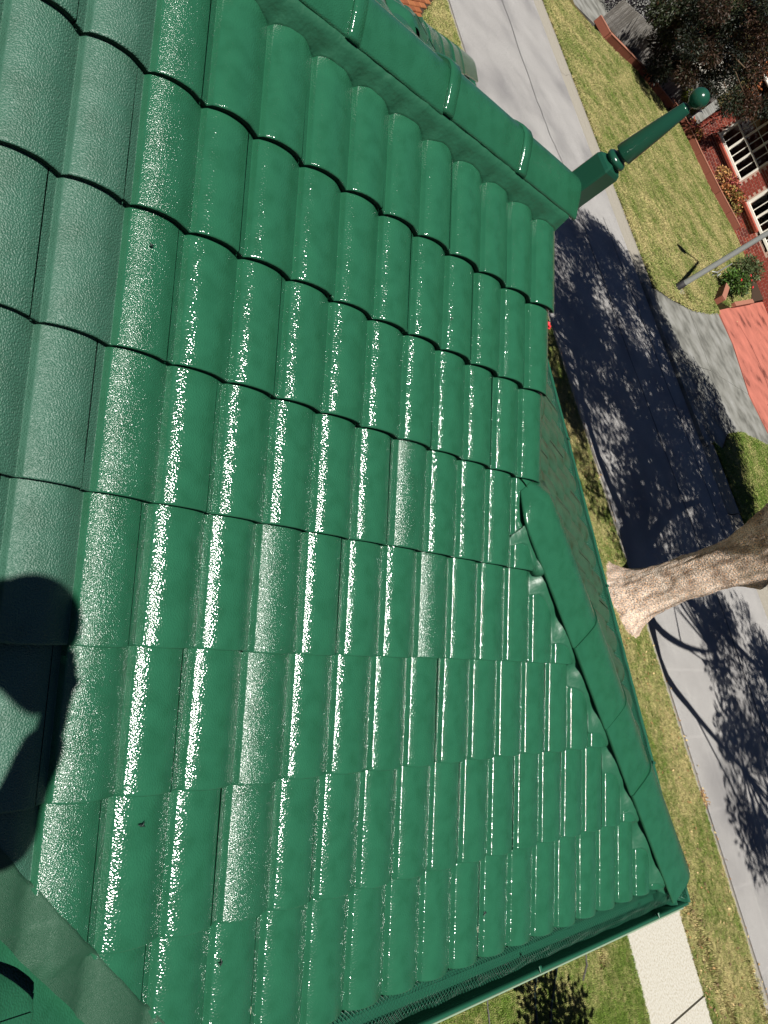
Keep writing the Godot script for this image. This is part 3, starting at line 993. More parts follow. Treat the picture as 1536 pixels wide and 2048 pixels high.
func gable_and_walls(main: Frame, back: Frame) -> void:
	# gable triangle above the hip end, barge boards, walls, soffit and fascia
	var st := begin()
	var top := main.at(1.70, -0.165, -0.05)
	var l := main.at(1.70, 1.05, -0.05)
	var r := back.at(-1.70, 1.35, -0.05)
	face(st, [top, l, r], Vector3(0, top.y - 0.2, top.z))
	put("gable_infill", done(st), mats.fascia_cream, house)
	for fr in [main, back]:
		var sx := 1.0 if fr == main else -1.0
		var low := 0.95 if fr == main else 1.25
		var b := begin()
		var a: Vector3 = fr.at(1.745 * sx, -0.16, -0.085)
		var e: Vector3 = fr.at(1.745 * sx, low, -0.085)
		var bs := Basis(fr.ey, fr.en, fr.ey.cross(fr.en))
		box(b, Transform3D(bs, (a + e) / 2.0), Vector3(low + 0.16, 0.11, 0.025), 0.004)
		put("barge_board", done(b), mats.gutter_paint, house)
		# mortar bedding under the last tiles of the verge
		var v := begin()
		var a2: Vector3 = fr.at(1.752 * sx, -0.10, -0.022)
		var e2: Vector3 = fr.at(1.752 * sx, low, -0.022)
		box(v, Transform3D(bs, (a2 + e2) / 2.0), Vector3(low + 0.10, 0.022, 0.03), 0.006)
		put("verge_pointing", done(v), mats.painted_mortar, house)
	put("wall", slab(pv([-0.9, -2.7, 3.05, -2.7, 2.72, 1.85, -0.9, 1.85]), 2.44, -0.2), mats.brick_1, house)
	put("wall", slab(pv([-4.4, 0.6, -0.02, 0.6, -0.02, 4.2, -4.4, 4.2]), 2.44, -0.2), mats.brick_1, house)
	var rim := pv([-0.6, -3.22, 3.59, -3.22, 3.12, 2.315, 0.46, 2.315, -0.6, 2.315])
	put("soffit", slab(rim, G - 1.12, G - 1.135), mats.fascia_cream, house)
	for q in [[Vector3(0.46, 0, 2.325), Vector3(3.13, 0, 2.325)], [Vector3(3.13, 0, 2.30), Vector3(3.60, 0, -3.23)], [Vector3(3.6, 0, -3.235), Vector3(-0.6, 0, -3.235)]]:
		var f := begin()
		var d: Vector3 = (q[1] - q[0]).normalized()
		box(f, Transform3D(Basis(d, Vector3.UP, d.cross(Vector3.UP)), (q[0] + q[1]) / 2.0 + Vector3.UP * (G - 1.06)), Vector3((q[1] - q[0]).length(), 0.15, 0.02), 0.002)
		put("fascia", done(f), mats.gutter_paint, house)


func lathe(st: SurfaceTool, at: Vector3, prof_pts: Array, sides := 28) -> void:
	var rings := []
	for p in prof_pts:
		var ring := []
		for k in sides:
			var a := -TAU * k / sides
			ring.append(at + Vector3(cos(a) * p[0], p[1], sin(a) * p[0]))
		rings.append(ring)
	rings.reverse()
	loft(st, rings, true, true)


func finial(apex: Vector3) -> void:
	var at := Vector3(1.845, apex.y, apex.z - 0.015)
	var f := begin()
	var w := 0.047
	var rings := []
	for q in [[1.0, -0.14], [1.0, 0.165], [0.90, 0.178], [0.62, 0.19]]:
		var ring := []
		for cn in [[-1, -1], [-0.86, -1], [0.86, -1], [1, -0.86], [1, 0.86], [0.86, 1], [-0.86, 1], [-1, 0.86], [-1, -0.86]]:
			if cn == [-1, -1]:
				continue
			ring.append(Vector3(cn[0] * w * q[0], q[1], cn[1] * w * q[0]))
		ring.append(Vector3(-0.86 * w * q[0], q[1], -1.0 * w * q[0]))
		ring.pop_back()
		rings.append(ring)
	for k in rings.size() - 1:
		var a = rings[k]
		var b = rings[k + 1]
		for i in a.size():
			var j: int = (i + 1) % a.size()
			face(f, [a[i], a[j], b[j], b[i]], Vector3(0, (a[i].y + b[i].y) / 2.0 - (0.1 if k else 0.0), 0))
	face(f, rings[3], Vector3(0, -1, 0))
	var stem := put("finial", done(f), mats.finial_paint, house, Transform3D(Basis(Vector3.UP, 0.12), at))
	var ring_mesh := begin()
	lathe(ring_mesh, Vector3.ZERO, [[0.024, 0.186], [0.036, 0.190], [0.043, 0.199], [0.043, 0.207], [0.036, 0.216], [0.026, 0.220], [0.025, 0.232], [0.028, 0.2335]])
	put("finial_ring", done(ring_mesh), mats.finial_paint, stem)
	var shaft := begin()
	lathe(shaft, Vector3.ZERO, [[0.026, 0.230], [0.0385, 0.2325], [0.0395, 0.236], [0.037, 0.28], [0.030, 0.38], [0.0215, 0.474], [0.0205, 0.478], [0.014, 0.4795], [0.0125, 0.486], [0.014, 0.494]])
	put("finial_shaft", done(shaft), mats.finial_paint, stem)
	var ball := begin()
	var bp := []
	for k in 15:
		var a := lerpf(-1.35, PI / 2 - 0.03, k / 14.0)
		bp.append([0.034 * cos(a), 0.524 + 0.034 * sin(a)])
	lathe(ball, Vector3.ZERO, bp)
	put("finial_ball", done(ball), mats.finial_paint, stem)


func gutter_run(a: Vector3, b: Vector3, out: Vector3) -> void:
	# a quad gutter from a to b; «out» points away from the house; a and b lie on the fascia at the gutter's back edge
	var d := (b - a).normalized()
	var st := begin()
	var pr := [[0.0, 0.0], [0.0, -0.085], [0.012, -0.098], [0.075, -0.098], [0.090, -0.088], [0.104, -0.006], [0.108, 0.004], [0.114, 0.008], [0.120, 0.004], [0.121, -0.004], [0.116, -0.010], [0.100, -0.100], [0.080, -0.112], [0.004, -0.112], [-0.006, -0.1], [-0.006, 0.0]]
	var rings := []
	var n := 14
	for k in n + 1:
		var at := a.lerp(b, float(k) / n) + out * wob.get_noise_1d(k * 0.09) * 0.002
		var ring := []
		for p in pr:
			ring.append(at + out * p[0] + Vector3.UP * p[1])
		if d.cross(out).y < 0.0:
			ring.reverse()
		rings.append(ring)
	loft(st, rings, true, true)
	put("gutter", done(st), mats.gutter_paint, house)
	# brackets over the top
	var len := (b - a).length()
	var z := 0.62
	while z < len:
		var br := begin()
		box(br, Transform3D(Basis(d, Vector3.UP, d.cross(Vector3.UP)), a + d * z + out * 0.106 + Vector3.UP * 0.012), Vector3(0.014, 0.006, 0.022), 0.002)
		put("gutter_bracket", done(br), mats.gutter_paint, house)
		z += 0.93


func guard_mesh(a: Vector3, b: Vector3, back_edge: Array, called: String) -> void:
	# a band of diamond plastic mesh: strands woven both ways over a bulging band; back_edge gives (out, up) stations across the band
	var d := (b - a).normalized()
	var len := (b - a).length()
	var out := d.cross(Vector3.UP)
	if out.dot(Vector3(1, 0, 1)) < 0.0:
		out = -out
	var st := begin()
	var pitch := 0.0140
	var steps := 9
	var band := 0.115
	var n := int((len + band) / pitch)
	for dirn in [1.0, -1.0]:
		for i in n:
			var s0 := i * pitch - (band if dirn > 0 else 0.0)
			var prev := []
			for k in steps + 1:
				var t := float(k) / steps
				var s = s0 + dirn * t * band
				if s < 0.0 or s > len:
					prev = []
					continue
				var f := t * (back_edge.size() - 1)
				var q := int(minf(f, back_edge.size() - 2))
				var o2 := lerpf(back_edge[q][0], back_edge[q + 1][0], f - q)
				var u2 := lerpf(back_edge[q][1], back_edge[q + 1][1], f - q)
				var wave := wob.get_noise_2d(s * 1.2, t * 0.8) * 0.007
				var at = a + d * s + out * (o2 + wave * 0.5) + Vector3.UP * (u2 + wave + (0.0008 if dirn > 0 else 0.0))
				var wv := d * 0.0016
				var up := Vector3.UP * 0.0022
				var cur := [at - wv, at + wv, at - up]
				if prev:
					for e in [[0, 1], [1, 2], [2, 0]]:
						for p in [prev[e[0]], cur[e[0]], cur[e[1]], prev[e[0]], cur[e[1]], prev[e[1]]]:
							st.add_vertex(p)
				prev = cur
	var o := put(called, done(st), mats.mesh_plastic, house)
	o.set_meta("kind", "stuff")


func gutters(main: Frame, hip: Frame, away: Vector3) -> void:
	var e := main.at(0, 2.50, 0.0)
	var gz := e.z + 0.003
	var gy := e.y - 0.030
	var along := Vector3(away.z, 0, -away.x)
	var corner := Vector3(3.135, gy + 0.012, gz + 0.10)
	gutter_run(Vector3(0.46, gy - 0.015, gz), Vector3(3.25, gy - 0.015, gz), Vector3(0, 0, 1))
	gutter_run(corner + Vector3.DOWN * 0.015, corner + along * 5.75 + Vector3.DOWN * 0.015, away)
	var glint_strip := begin()  # thin strip added along the lip, coloured as its sunlit edge
	tube(glint_strip, [Vector3(0.46, gy - 0.0165, gz + 0.1235), Vector3(1.8, gy - 0.0165, gz + 0.1245), Vector3(3.20, gy - 0.0165, gz + 0.1235)], [0.0032, 0.0032, 0.0032], 8)
	put("gutter_lip_glint", done(glint_strip), mats.lip_glint_pale, house)
	guard_mesh(Vector3(0.46, gy, gz), Vector3(3.23, gy, gz), [[-0.030, 0.004], [-0.004, 0.022], [0.022, 0.028], [0.046, 0.022], [0.066, 0.008], [0.080, -0.010]], "gutter_guard")
	guard_mesh(corner + along * 0.02, corner + along * 4.2, [[-0.035, 0.004], [0.0, 0.024], [0.03, 0.022], [0.055, 0.006], [0.07, -0.010]], "gutter_guard")


func valley(main: Frame) -> void:
	# the valley at the left: flashing between two slopes, mortar along the cut tiles, and the wing's tiles beyond it
	var s := sin(TH)
	var c := cos(TH)
	var wing := Frame.new(Vector3(0.118 - (0.82 + 0.0) / s * c, G, 1.98), Vector3(c, -s, 0), Vector3(s, c, 0))
	var st := begin()
	# fold line in the main slope's coordinates, 30 mm below the tiles
	var rings := []
	for k in 13:
		var t := lerpf(-0.9, 0.40, k / 12.0)
		var x := 0.118 + t
		var y := 2.145 + t * 1.09
		var fold := main.at(x, y, -0.030)
		var a := main.at(x + 0.012, y - 0.135, -0.026 + wob.get_noise_1d(t * 3.0) * 0.003)
		var a2 := main.at(x + 0.006, y - 0.06, -0.030)
		var wy := (fold - wing.o).dot(wing.ey)
		var wx := (fold - wing.o).dot(wing.ex)
		var b := wing.at(wx, wy - 0.09, -0.028)
		var b2 := wing.at(wx, wy - 0.18, -0.026)
		rings.append([b2, b, fold, a2, a])
	loft(st, rings, false, false)
	put("valley_flashing", done(st), mats.wet_paint, house)
	var pts := []
	for k in 78:
		var x := -0.36 + k * 0.0125
		var y := 1.955 + (x - 0.078) * 1.03
		if y > 2.47:
			break
		pts.append([x - 0.028, y + 0.058 + 0.006 * wob.get_noise_1d(x * 2.5), -0.020, 0.030, -0.062 - 0.006 * wob.get_noise_1d(x * 3.0 + 5.0)])
	mortar_strip("pointing", main, pts, mats.dry_mortar, false)
	# the wing's tiles, cut along the valley
	var kk := {}
	lay_tiles(wing, "wing", -2.2, 3.2, 1, 7, -0.3, func(x: float) -> Vector2:
		# on the fold: z = 1.98 - x_wing ... its height gives how far down the wing it lies
		var fx := 0.118 + ((1.98 - x) - 1.98) / (1.09 * cos(TH))
		var yw := (fx - wing.o.x) / cos(TH)
		return Vector2(-9.0, yw - 0.05), 0.3)
	var u := begin()
	face(u, [wing.at(-2.2, -0.3, -0.06), wing.at(-2.2, 2.45, -0.06), wing.at(-0.2, 2.3, -0.06), wing.at(3.0, -0.3, -0.06)], Vector3(-3, 0, 2))
	put("underlay", done(u), mats.underlay, house)


# ------------------------------------------------------------------ the brick house across the road

func far_house() -> void:
	var h := thing("red_brick_house", "red brick house with a white framed grid window behind the lawn", "house", Vector3(27.2, 0, -18.7))
	# local axes: x away from the road, z along it; the front wall's face at x = 0
	var tilt := Basis(Vector3.UP, -0.107)
	h.basis = tilt
	var front := begin()
	var w0 := -2.35       # house corner
	var openings := [[-1.27, 1.27, 0.79, 2.55], [2.25, 4.6, 0.73, 2.5]]
	# the wall behind the bricks, in pieces round the openings
	for q in [[w0 + 0.2, -1.27, 0, 3.0], [1.27, 2.25, 0, 3.0], [4.6, 9.0, 0, 3.0], [-1.27, 1.27, 0, 0.70], [2.25, 4.6, 0, 0.64], [-1.27, 1.27, 2.55, 3.0], [2.25, 4.6, 2.5, 3.0]]:
		box(front, Transform3D(Basis(), Vector3(0.12, (q[2] + q[3]) / 2.0, (q[0] + q[1]) / 2.0)), Vector3(0.22, q[3] - q[2], q[1] - q[0]), 0.0)
	var wall := put("wall", done(front), mats.mortar_joint, h)
	var side := begin()
	box(side, Transform3D(Basis(), Vector3(5.085, 1.5, w0 + 0.1)), Vector3(10.11, 3.0, 0.2), 0.0)
	put("wall", done(side), mats.brick_0, h)
	var back := begin()
	box(back, Transform3D(Basis(), Vector3(4.5, 1.5, 3.3)), Vector3(0.1, 3.0, 11.0), 0.0)
	box(back, Transform3D(Basis(), Vector3(2.4, 0.02, 3.3)), Vector3(4.1, 0.04, 11.0), 0.0)
	box(back, Transform3D(Basis(), Vector3(2.4, 3.02, 3.3)), Vector3(4.4, 0.04, 11.2), 0.0)
	put("interior", done(back), mats.room_dark, h)
	var roof := begin()
	var e := 0.55
	var zs := [w0 - e, 9.5]
	face(roof, [Vector3(-e, 2.95, zs[0]), Vector3(-e, 2.95, zs[1]), Vector3(5, 5.1, zs[1] - 5), Vector3(5, 5.1, zs[0] + 5)], Vector3(4, 0, 3))
	face(roof, [Vector3(-e, 2.95, zs[0]), Vector3(5, 5.1, zs[0] + 5), Vector3(10.5, 2.95, zs[0])], Vector3(4, 0, 3))
	face(roof, [Vector3(10.5, 2.95, zs[0]), Vector3(5, 5.1, zs[0] + 5), Vector3(5, 5.1, zs[1] - 5), Vector3(10.5, 2.95, zs[1])], Vector3(4, 0, 3))
	face(roof, [Vector3(-e, 2.95, zs[1]), Vector3(5, 5.1, zs[1] - 5), Vector3(10.5, 2.95, zs[1])], Vector3(4, 0, 3))
	put("roof", done(roof), mats.paver_1, h)
	# bricks, each its own piece where they can be told apart
	var bm := box_mesh(Vector3(0.05, 0.072, 0.226), 0.004)
	var half := box_mesh(Vector3(0.05, 0.072, 0.108), 0.004)
	var count := 0
	var rest := begin()
	for row in 26:
		var y := 0.05 + row * 0.086
		var off := 0.0 if row % 2 else 0.1195
		var z := w0 + 0.118 + off
		if off > 0.0:
			put("brick", half, mats["brick_%d" % (rng.randi() % 4)], wall, Transform3D(Basis(), Vector3(0.029, y, w0 + 0.057)))
		while z < 8.0:
			var inside := false
			for o in openings:
				if z + 0.12 > o[0] and z - 0.12 < o[1] and y > o[2] - 0.13 and y < o[3] + 0.1:
					inside = true
			if not inside:
				var place := Transform3D(Basis(), Vector3(0.029 + rng.randf_range(-0.002, 0.002), y, z))
				if (z < -1.2 or y < 0.75) and z < 4.5 and count < 250:
					put("brick", bm, mats["brick_%d" % (rng.randi() % 4)], wall, place)
					count += 1
				else:
					box(rest, place, Vector3(0.05, 0.072, 0.226), 0.0)
			z += 0.239
	put("brick_courses", done(rest), mats.brick_0, wall).set_meta("kind", "stuff")
	# window: sill bricks, frame, sashes, bars, panes
	for oi in 2:
		var o = openings[oi]
		var win := begin()
		var fw := 0.09
		var wz0: float = o[0]
		var wz1: float = o[1]
		for q in [[wz0, wz0 + fw, o[2], o[3]], [wz1 - fw, wz1, o[2], o[3]], [wz0 + fw, wz1 - fw, o[2], o[2] + fw], [wz0 + fw, wz1 - fw, o[3] - fw, o[3]]]:
			box(win, Transform3D(Basis(), Vector3(0.045, (q[2] + q[3]) / 2.0, (q[0] + q[1]) / 2.0)), Vector3(0.09, q[3] - q[2], q[1] - q[0]), 0.006)
		var frame := put("window", done(win), mats.white_paint, h)
		var tr := begin()
		box(tr, Transform3D(Basis(), Vector3(0.046, 1.51, (wz0 + wz1) / 2.0)), Vector3(0.08, 0.062, wz1 - wz0 - 2 * fw), 0.005)
		put("transom", done(tr), mats.white_paint, frame)
		for k in [1, 2]:
			var z := lerpf(wz0 + fw, wz1 - fw, k / 3.0)
			var mb := begin()
			box(mb, Transform3D(Basis(), Vector3(0.048, (o[2] + o[3]) / 2.0, z)), Vector3(0.084, o[3] - o[2] - 2 * fw, 0.055), 0.005)
			put("mullion", done(mb), mats.white_paint, frame)
		for k in [0.5, 1.5, 2.5]:
			var z := lerpf(wz0 + fw, wz1 - fw, k / 3.0)
			var mb := begin()
			box(mb, Transform3D(Basis(), Vector3(0.055, (o[2] + o[3]) / 2.0, z)), Vector3(0.03, o[3] - o[2] - 2 * fw, 0.022), 0.003)
			put("glazing_bar", done(mb), mats.white_paint, frame)
		for yy in [1.15, 1.98]:
			var hb := begin()
			box(hb, Transform3D(Basis(), Vector3(0.056, yy, (wz0 + wz1) / 2.0)), Vector3(0.028, 0.022, wz1 - wz0 - 2 * fw), 0.003)
			if yy > 1.5:
				put("glazing_bar", done(hb), mats.white_paint, frame)
		for k in 3:
			var za := lerpf(wz0 + fw, wz1 - fw, k / 3.0) + 0.03
			var zb := lerpf(wz0 + fw, wz1 - fw, (k + 1) / 3.0) - 0.03
			put("pane", box_mesh(Vector3(0.005, o[3] - o[2] - 2 * fw, zb - za)), mats.window_glass, frame, Transform3D(Basis(), Vector3(0.07, (o[2] + o[3]) / 2.0, (za + zb) / 2.0)))
		var sm := box_mesh(Vector3(0.15, 0.10, 0.078), 0.005)
		var z := wz0 + 0.04
		while z < wz1 and (oi == 0 or z < wz0 + 1.4):
			put("brick", sm, mats["brick_%d" % [0, 2, 2][rng.randi() % 3]], wall, Transform3D(Basis(Vector3(0, 0, 1), 0.2), Vector3(-0.02, o[2] - 0.055, z)))
			z += 0.088
	var gut := begin()
	tube(gut, [Vector3(-0.55, 2.92, zs[0]), Vector3(-0.55, 2.92, zs[1])], [0.06, 0.06], 8)
	put("gutter", done(gut), mats.white_paint, h)


# ------------------------------------------------------------------ garden across the road

func segment_wall(called: String, label: String, pts: Array, tall: float, thick: float, piece: float) -> void:
	var o := thing(called, label, "wall", Vector3(pts[0][0], 0, pts[0][1]))
	for k in pts.size() - 1:
		var a := Vector3(pts[k][0], 0, pts[k][1]) - o.position
		var b := Vector3(pts[k + 1][0], 0, pts[k + 1][1]) - o.position
		var len := (b - a).length()
		var d := (b - a) / len
		var n := maxi(1, roundi(len / piece))
		for i in n:
			var st := begin()
			var mid := a + d * (i + 0.5) * len / n
			var bs := Basis(d, Vector3.UP, d.cross(Vector3.UP))
			box(st, Transform3D(bs, mid + Vector3.UP * tall / 2.0 + Vector3(0, rng.randf_range(-0.004, 0.004), 0)), Vector3(len / n - 0.006, tall, thick), 0.012)
			var block := put("block", done(st), mats.terracotta_paint, o)
			var cp := begin()
			box(cp, Transform3D(bs, mid + Vector3.UP * (tall + 0.012)), Vector3(len / n - 0.008, 0.02, thick + 0.014), 0.004)
			put("coping", done(cp), mats.wall_cap, block)


func leaf_mesh(long: float, wide: float) -> ArrayMesh:
	var st := begin()
	for p in [Vector3(0, 0, 0), Vector3(-wide, long * 0.45, wide * 0.3), Vector3(0, long * 0.5, 0), Vector3(0, 0, 0), Vector3(0, long * 0.5, 0), Vector3(wide, long * 0.45, wide * 0.3), Vector3(-wide, long * 0.45, wide * 0.3), Vector3(0, long, wide * 0.5), Vector3(0, long * 0.5, 0), Vector3(0, long * 0.5, 0), Vector3(0, long, wide * 0.5), Vector3(wide, long * 0.45, wide * 0.3)]:
		st.add_vertex(p)
	return done(st)


func foliage(called: String, parent: Node3D, clumps: Array, per: int, mesh: Mesh, tones: Array, droop := 0.0) -> void:
	# clumps: [centre, radius]; leaves point outwards with scatter
	var xfs := []
	var cols := []
	for q in clumps:
		var base: Color = tones[rng.randi() % tones.size()]
		for i in int(per * q[1] * q[1] * 4.0):
			var d := Vector3(rng.randfn(), rng.randfn(), rng.randfn()).normalized()
			var r: float = q[1] * pow(rng.randf(), 0.45)
			var p: Vector3 = q[0] + d * r * Vector3(1, 0.8, 1)
			var dir := (d + Vector3(rng.randfn(), rng.randfn() - droop, rng.randfn()) * 0.7).normalized()
			xfs.append(Transform3D(turned(dir, rng.randf_range(0.6, 1.25), rng.randf() * TAU), p))
			var c := base if rng.randf() < 0.75 else tones[rng.randi() % tones.size()] as Color
			cols.append(c * rng.randf_range(0.7, 1.3))
	many(called, mesh, mats.leaf, xfs, cols, parent)


func shrub(called: String, label: String, category: String, at: Vector3, clumps: Array, per: int, mesh: Mesh, tones: Array, group := "") -> Node3D:
	var o := thing(called, label, category, at, group)
	var st := begin()
	for q in clumps:
		var mid: Vector3 = q[0] * 0.5 + Vector3(rng.randf_range(-0.05, 0.05), 0, rng.randf_range(-0.05, 0.05))
		tube(st, [Vector3(q[0].x * 0.15, 0, q[0].z * 0.15), mid, q[0]], [0.02, 0.014, 0.006], 5)
	put("stems", done(st), mats.twig, o)
	foliage("leaves", o, clumps, per, mesh, tones)
	return o


func litter() -> void:
	# fallen leaves on the verge, along the kerb and the path
	var xfs := []
	var cols := []
	for i in 1500:
		var p := Vector3(rng.randf_range(8.2, 9.5), 0.03, rng.randf_range(-3.0, 4.8))
		var k := i % 5
		if k == 1:
			p = Vector3(9.72 + absf(rng.randfn()) * 0.07, -0.085, rng.randf_range(-9.0, 4.8))
		elif k == 2:
			p = Vector3(9.66 + rng.randfn() * 0.09, -0.03, 2.13 + rng.randfn() * 0.05)
			p.y = 0.012 if p.x < 9.61 else -0.07
		elif k == 3:
			p = Vector3(rng.randf_range(15.3, 25.0), 0.03, rng.randf_range(-19.5, -9.5))
		elif k == 4 and i % 3 == 0:
			p = Vector3(8.12 + absf(rng.randfn()) * 0.1, 0.03, rng.randf_range(2.2, 4.8))
		xfs.append(Transform3D(Basis.from_euler(Vector3(rng.randf_range(-1.9, -1.2), rng.randf() * TAU, 0)).scaled(Vector3.ONE * rng.randf_range(0.4, 0.9)), p))
		cols.append([Color(0.32, 0.20, 0.08), Color(0.22, 0.12, 0.05), Color(0.45, 0.34, 0.16), Color(0.14, 0.09, 0.05)][rng.randi() % 4])
	tag(many("fallen_leaves", leaf_mesh(0.06, 0.016), mats.leaf, xfs, cols), "dry brown fallen leaves scattered over verge, kerb and lawn", "fallen leaves")
	# dark flecks of leaf stuck to the wet paint
	var main := Frame.new(Vector3(0, G, 0), Vector3(0, -sin(TH), cos(TH)), Vector3(0, cos(TH), sin(TH)))
	for q in [[1.66, 2.36, 0.011, "dark three pointed leaf scrap stuck near the gutter, lower right of the roof"], [1.05, 2.18, 0.010, "thin curved leaf scrap on the lowest but one row of tiles"], [0.62, 2.27, 0.008, "leaf scrap low on the roof close to the gutter's left end"], [0.36, 1.93, 0.009, "leaf scrap just below the photographer's shadow, beside the valley mortar"], [1.33, 1.62, 0.006, "tiny leaf scrap between the shining streaks toward the right hip"], [0.93, 0.93, 0.005, "minute leaf scrap in the middle of the roof, on the fourth row"], [1.22, 0.52, 0.006, "minute leaf scrap on the second row of tiles below the ridge"], [0.20, 0.70, 0.006, "little leaf scrap on the dull dry tiles, upper left"]]:
		var st := begin()
		var up: float = prof(q[0]) - 0.010
		for b in 3:
			var a := rng.randf() * TAU
			var d: Vector2 = Vector2(cos(a), sin(a)) * q[2]
			tube(st, [main.at(q[0] - d.x * 0.5, q[1] - d.y * 0.5, up), main.at(q[0], q[1], up + 0.003), main.at(q[0] + d.x, q[1] + d.y, up + 0.001)], [0.0012, 0.0022, 0.0008], 5)
		tag(put("leaf_fragment", done(st), mats.hose_rubber), q[3], "leaf scrap", "leaf scraps on the roof")


func far_garden() -> void:
	segment_wall("retaining_wall", "long low terracotta painted wall edging the lawn by the brick house", [[19.62, -20.40], [19.92, -19.85], [22.45, -20.40], [24.75, -20.25], [25.0, -20.62], [25.78, -20.35], [25.92, -18.6], [26.30, -17.0], [27.0, -15.55], [27.55, -14.45]], 0.25, 0.13, 0.9)
	segment_wall("planter_wall", "short terracotta wall stub beside the red driveway and rose bush", [[19.98, -9.62], [21.05, -10.5]], 0.26, 0.16, 2.0)
	segment_wall("border_wall", "low terracotta edging between rose bush and the red driveway", [[21.7, -10.22], [24.3, -11.42]], 0.12, 0.12, 1.3)
	# weathered paling fence
	var fence := thing("paling_fence", "weathered grey timber paling fence behind the terracotta wall", "fence", Vector3(20.5, 0, -21.2))
	var pm := []
	for k in 3:
		pm.append(box_mesh(Vector3(0.092, 1.0, 0.016), 0.003))
	for i in 74:
		var x := i * 0.097
		var tall := 0.86 + 0.085 * x + rng.randf_range(-0.012, 0.012)
		if x > 6.0:
			tall = 1.36 + rng.randf_range(-0.01, 0.01)
		put("paling", pm[i % 3], mats["old_timber_%d" % (rng.randi() % 3)], fence, Transform3D(Basis(Vector3.UP, 0.06).scaled(Vector3(1, tall, 1)).rotated(Vector3(0, 0, 1), rng.randf_range(-0.012, 0.012)), Vector3(x, tall / 2.0 + 0.02, -0.06 * x + rng.randf_range(-0.006, 0.006))))
	for y in [0.25, 0.72]:
		put("rail", box_mesh(Vector3(7.2, 0.07, 0.035), 0.004), mats.old_timber_1, fence, Transform3D(Basis(Vector3.UP, 0.06), Vector3(3.55, y, -0.245)))
	# dark shrubs and a pale shed behind the fence
	var lm := leaf_mesh(0.13, 0.03)
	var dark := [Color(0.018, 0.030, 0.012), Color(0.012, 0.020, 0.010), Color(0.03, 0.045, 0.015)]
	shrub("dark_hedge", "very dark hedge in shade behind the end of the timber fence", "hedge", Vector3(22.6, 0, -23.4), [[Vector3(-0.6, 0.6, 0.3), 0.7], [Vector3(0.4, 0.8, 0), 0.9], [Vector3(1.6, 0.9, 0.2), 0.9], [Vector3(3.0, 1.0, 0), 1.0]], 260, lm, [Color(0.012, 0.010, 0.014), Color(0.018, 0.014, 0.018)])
	var shed := thing("garden_shed", "white walled shed showing in small bits through the dark tree", "shed", Vector3(29.9, 0, -24.9))
	put("wall", box_mesh(Vector3(1.5, 2.0, 1.5), 0.01), mats.white_paint, shed, Transform3D(Basis(), Vector3(0, 1.0, 0)))
	put("roof", box_mesh(Vector3(1.7, 0.09, 1.7), 0.02), mats.galvanised, shed, Transform3D(Basis(Vector3(0, 0, 1), 0.12), Vector3(0, 2.12, 0)))
	# the dark tree over fence and window
	var tree := thing("dark_feathery_tree", "dark tree with feathery drooping leaves over the fence and brick house", "tree", Vector3(24.0, 0, -21.0))
	var spots := [Vector3(20.85, 1.57, -20.14), Vector3(22.32, 1.10, -20.50), Vector3(22.54, 0.62, -19.92), Vector3(21.95, 1.59, -20.37), Vector3(23.53, 1.07, -20.64), Vector3(21.47, 2.32, -19.85), Vector3(21.34, 1.92, -18.81), Vector3(22.75, 1.26, -19.13), Vector3(22.64, 2.13, -19.19), Vector3(25.35, 1.56, -20.44), Vector3(22.57, 2.94, -19.64), Vector3(25.72, 2.30, -20.35), Vector3(23.82, 3.41, -20.45), Vector3(27.24, 2.73, -20.57), Vector3(23.08, 3.72, -18.89), Vector3(25.32, 1.78, -19.23), Vector3(25.99, 2.18, -19.31), Vector3(21.06, 2.93, -19.03), Vector3(21.07, 1.96, -20.24), Vector3(23.87, 1.55, -20.18), Vector3(23.83, 2.14, -19.54), Vector3(23.37, 3.24, -19.30), Vector3(22.35, 4.07, -19.00), Vector3(26.65, 2.53, -19.20), Vector3(24.66, 2.74, -20.67), Vector3(23.58, 2.31, -20.48), Vector3(22.93, 2.18, -20.55), Vector3(24.35, 1.88, -20.94), Vector3(25.74, 2.82, -20.08), Vector3(26.15, 2.63, -21.22), Vector3(25.99, 3.26, -20.57), Vector3(22.33, 3.11, -19.84), Vector3(24.03, 3.62, -21.00), Vector3(21.77, 1.98, -20.25), Vector3(21.74, 2.56, -20.17), Vector3(25.45, 3.49, -21.14), Vector3(23.5, 4.6, -20.5), Vector3(24.4, 5.0, -21.5), Vector3(22.2, 4.8, -21.0), Vector3(24.0, 3.6, -22.6)]
	var trunk := begin()
	tube(trunk, [Vector3(0, 0, 0), Vector3(0.05, 0.8, 0.05), Vector3(-0.05, 1.7, 0.1), Vector3(0.0, 2.7, 0.2), Vector3(0.1, 3.8, 0.3)], [0.16, 0.13, 0.11, 0.09, 0.05], 9)
	put("trunk", done(trunk), mats.twig, tree)
	var limbs := begin()
	var clumps := []
	for p in spots:
		var q: Vector3 = p - tree.position
		clumps.append([q, rng.randf_range(0.42, 0.62)])
		var from := Vector3(0, clampf(q.y * 0.8 + 0.3, 1.2, 3.4), 0.15)
		tube(limbs, [from, from.lerp(q, 0.55) + Vector3(0, 0.22, 0), q], [0.04, 0.022, 0.008], 5)
	put("limbs", done(limbs), mats.twig, tree)
	foliage("leaves", tree, clumps, 1000, leaf_mesh(0.12, 0.022), [Color(0.012, 0.018, 0.007), Color(0.008, 0.012, 0.006), Color(0.020, 0.028, 0.009), Color(0.030, 0.016, 0.008), Color(0.045, 0.020, 0.010)], 0.5)
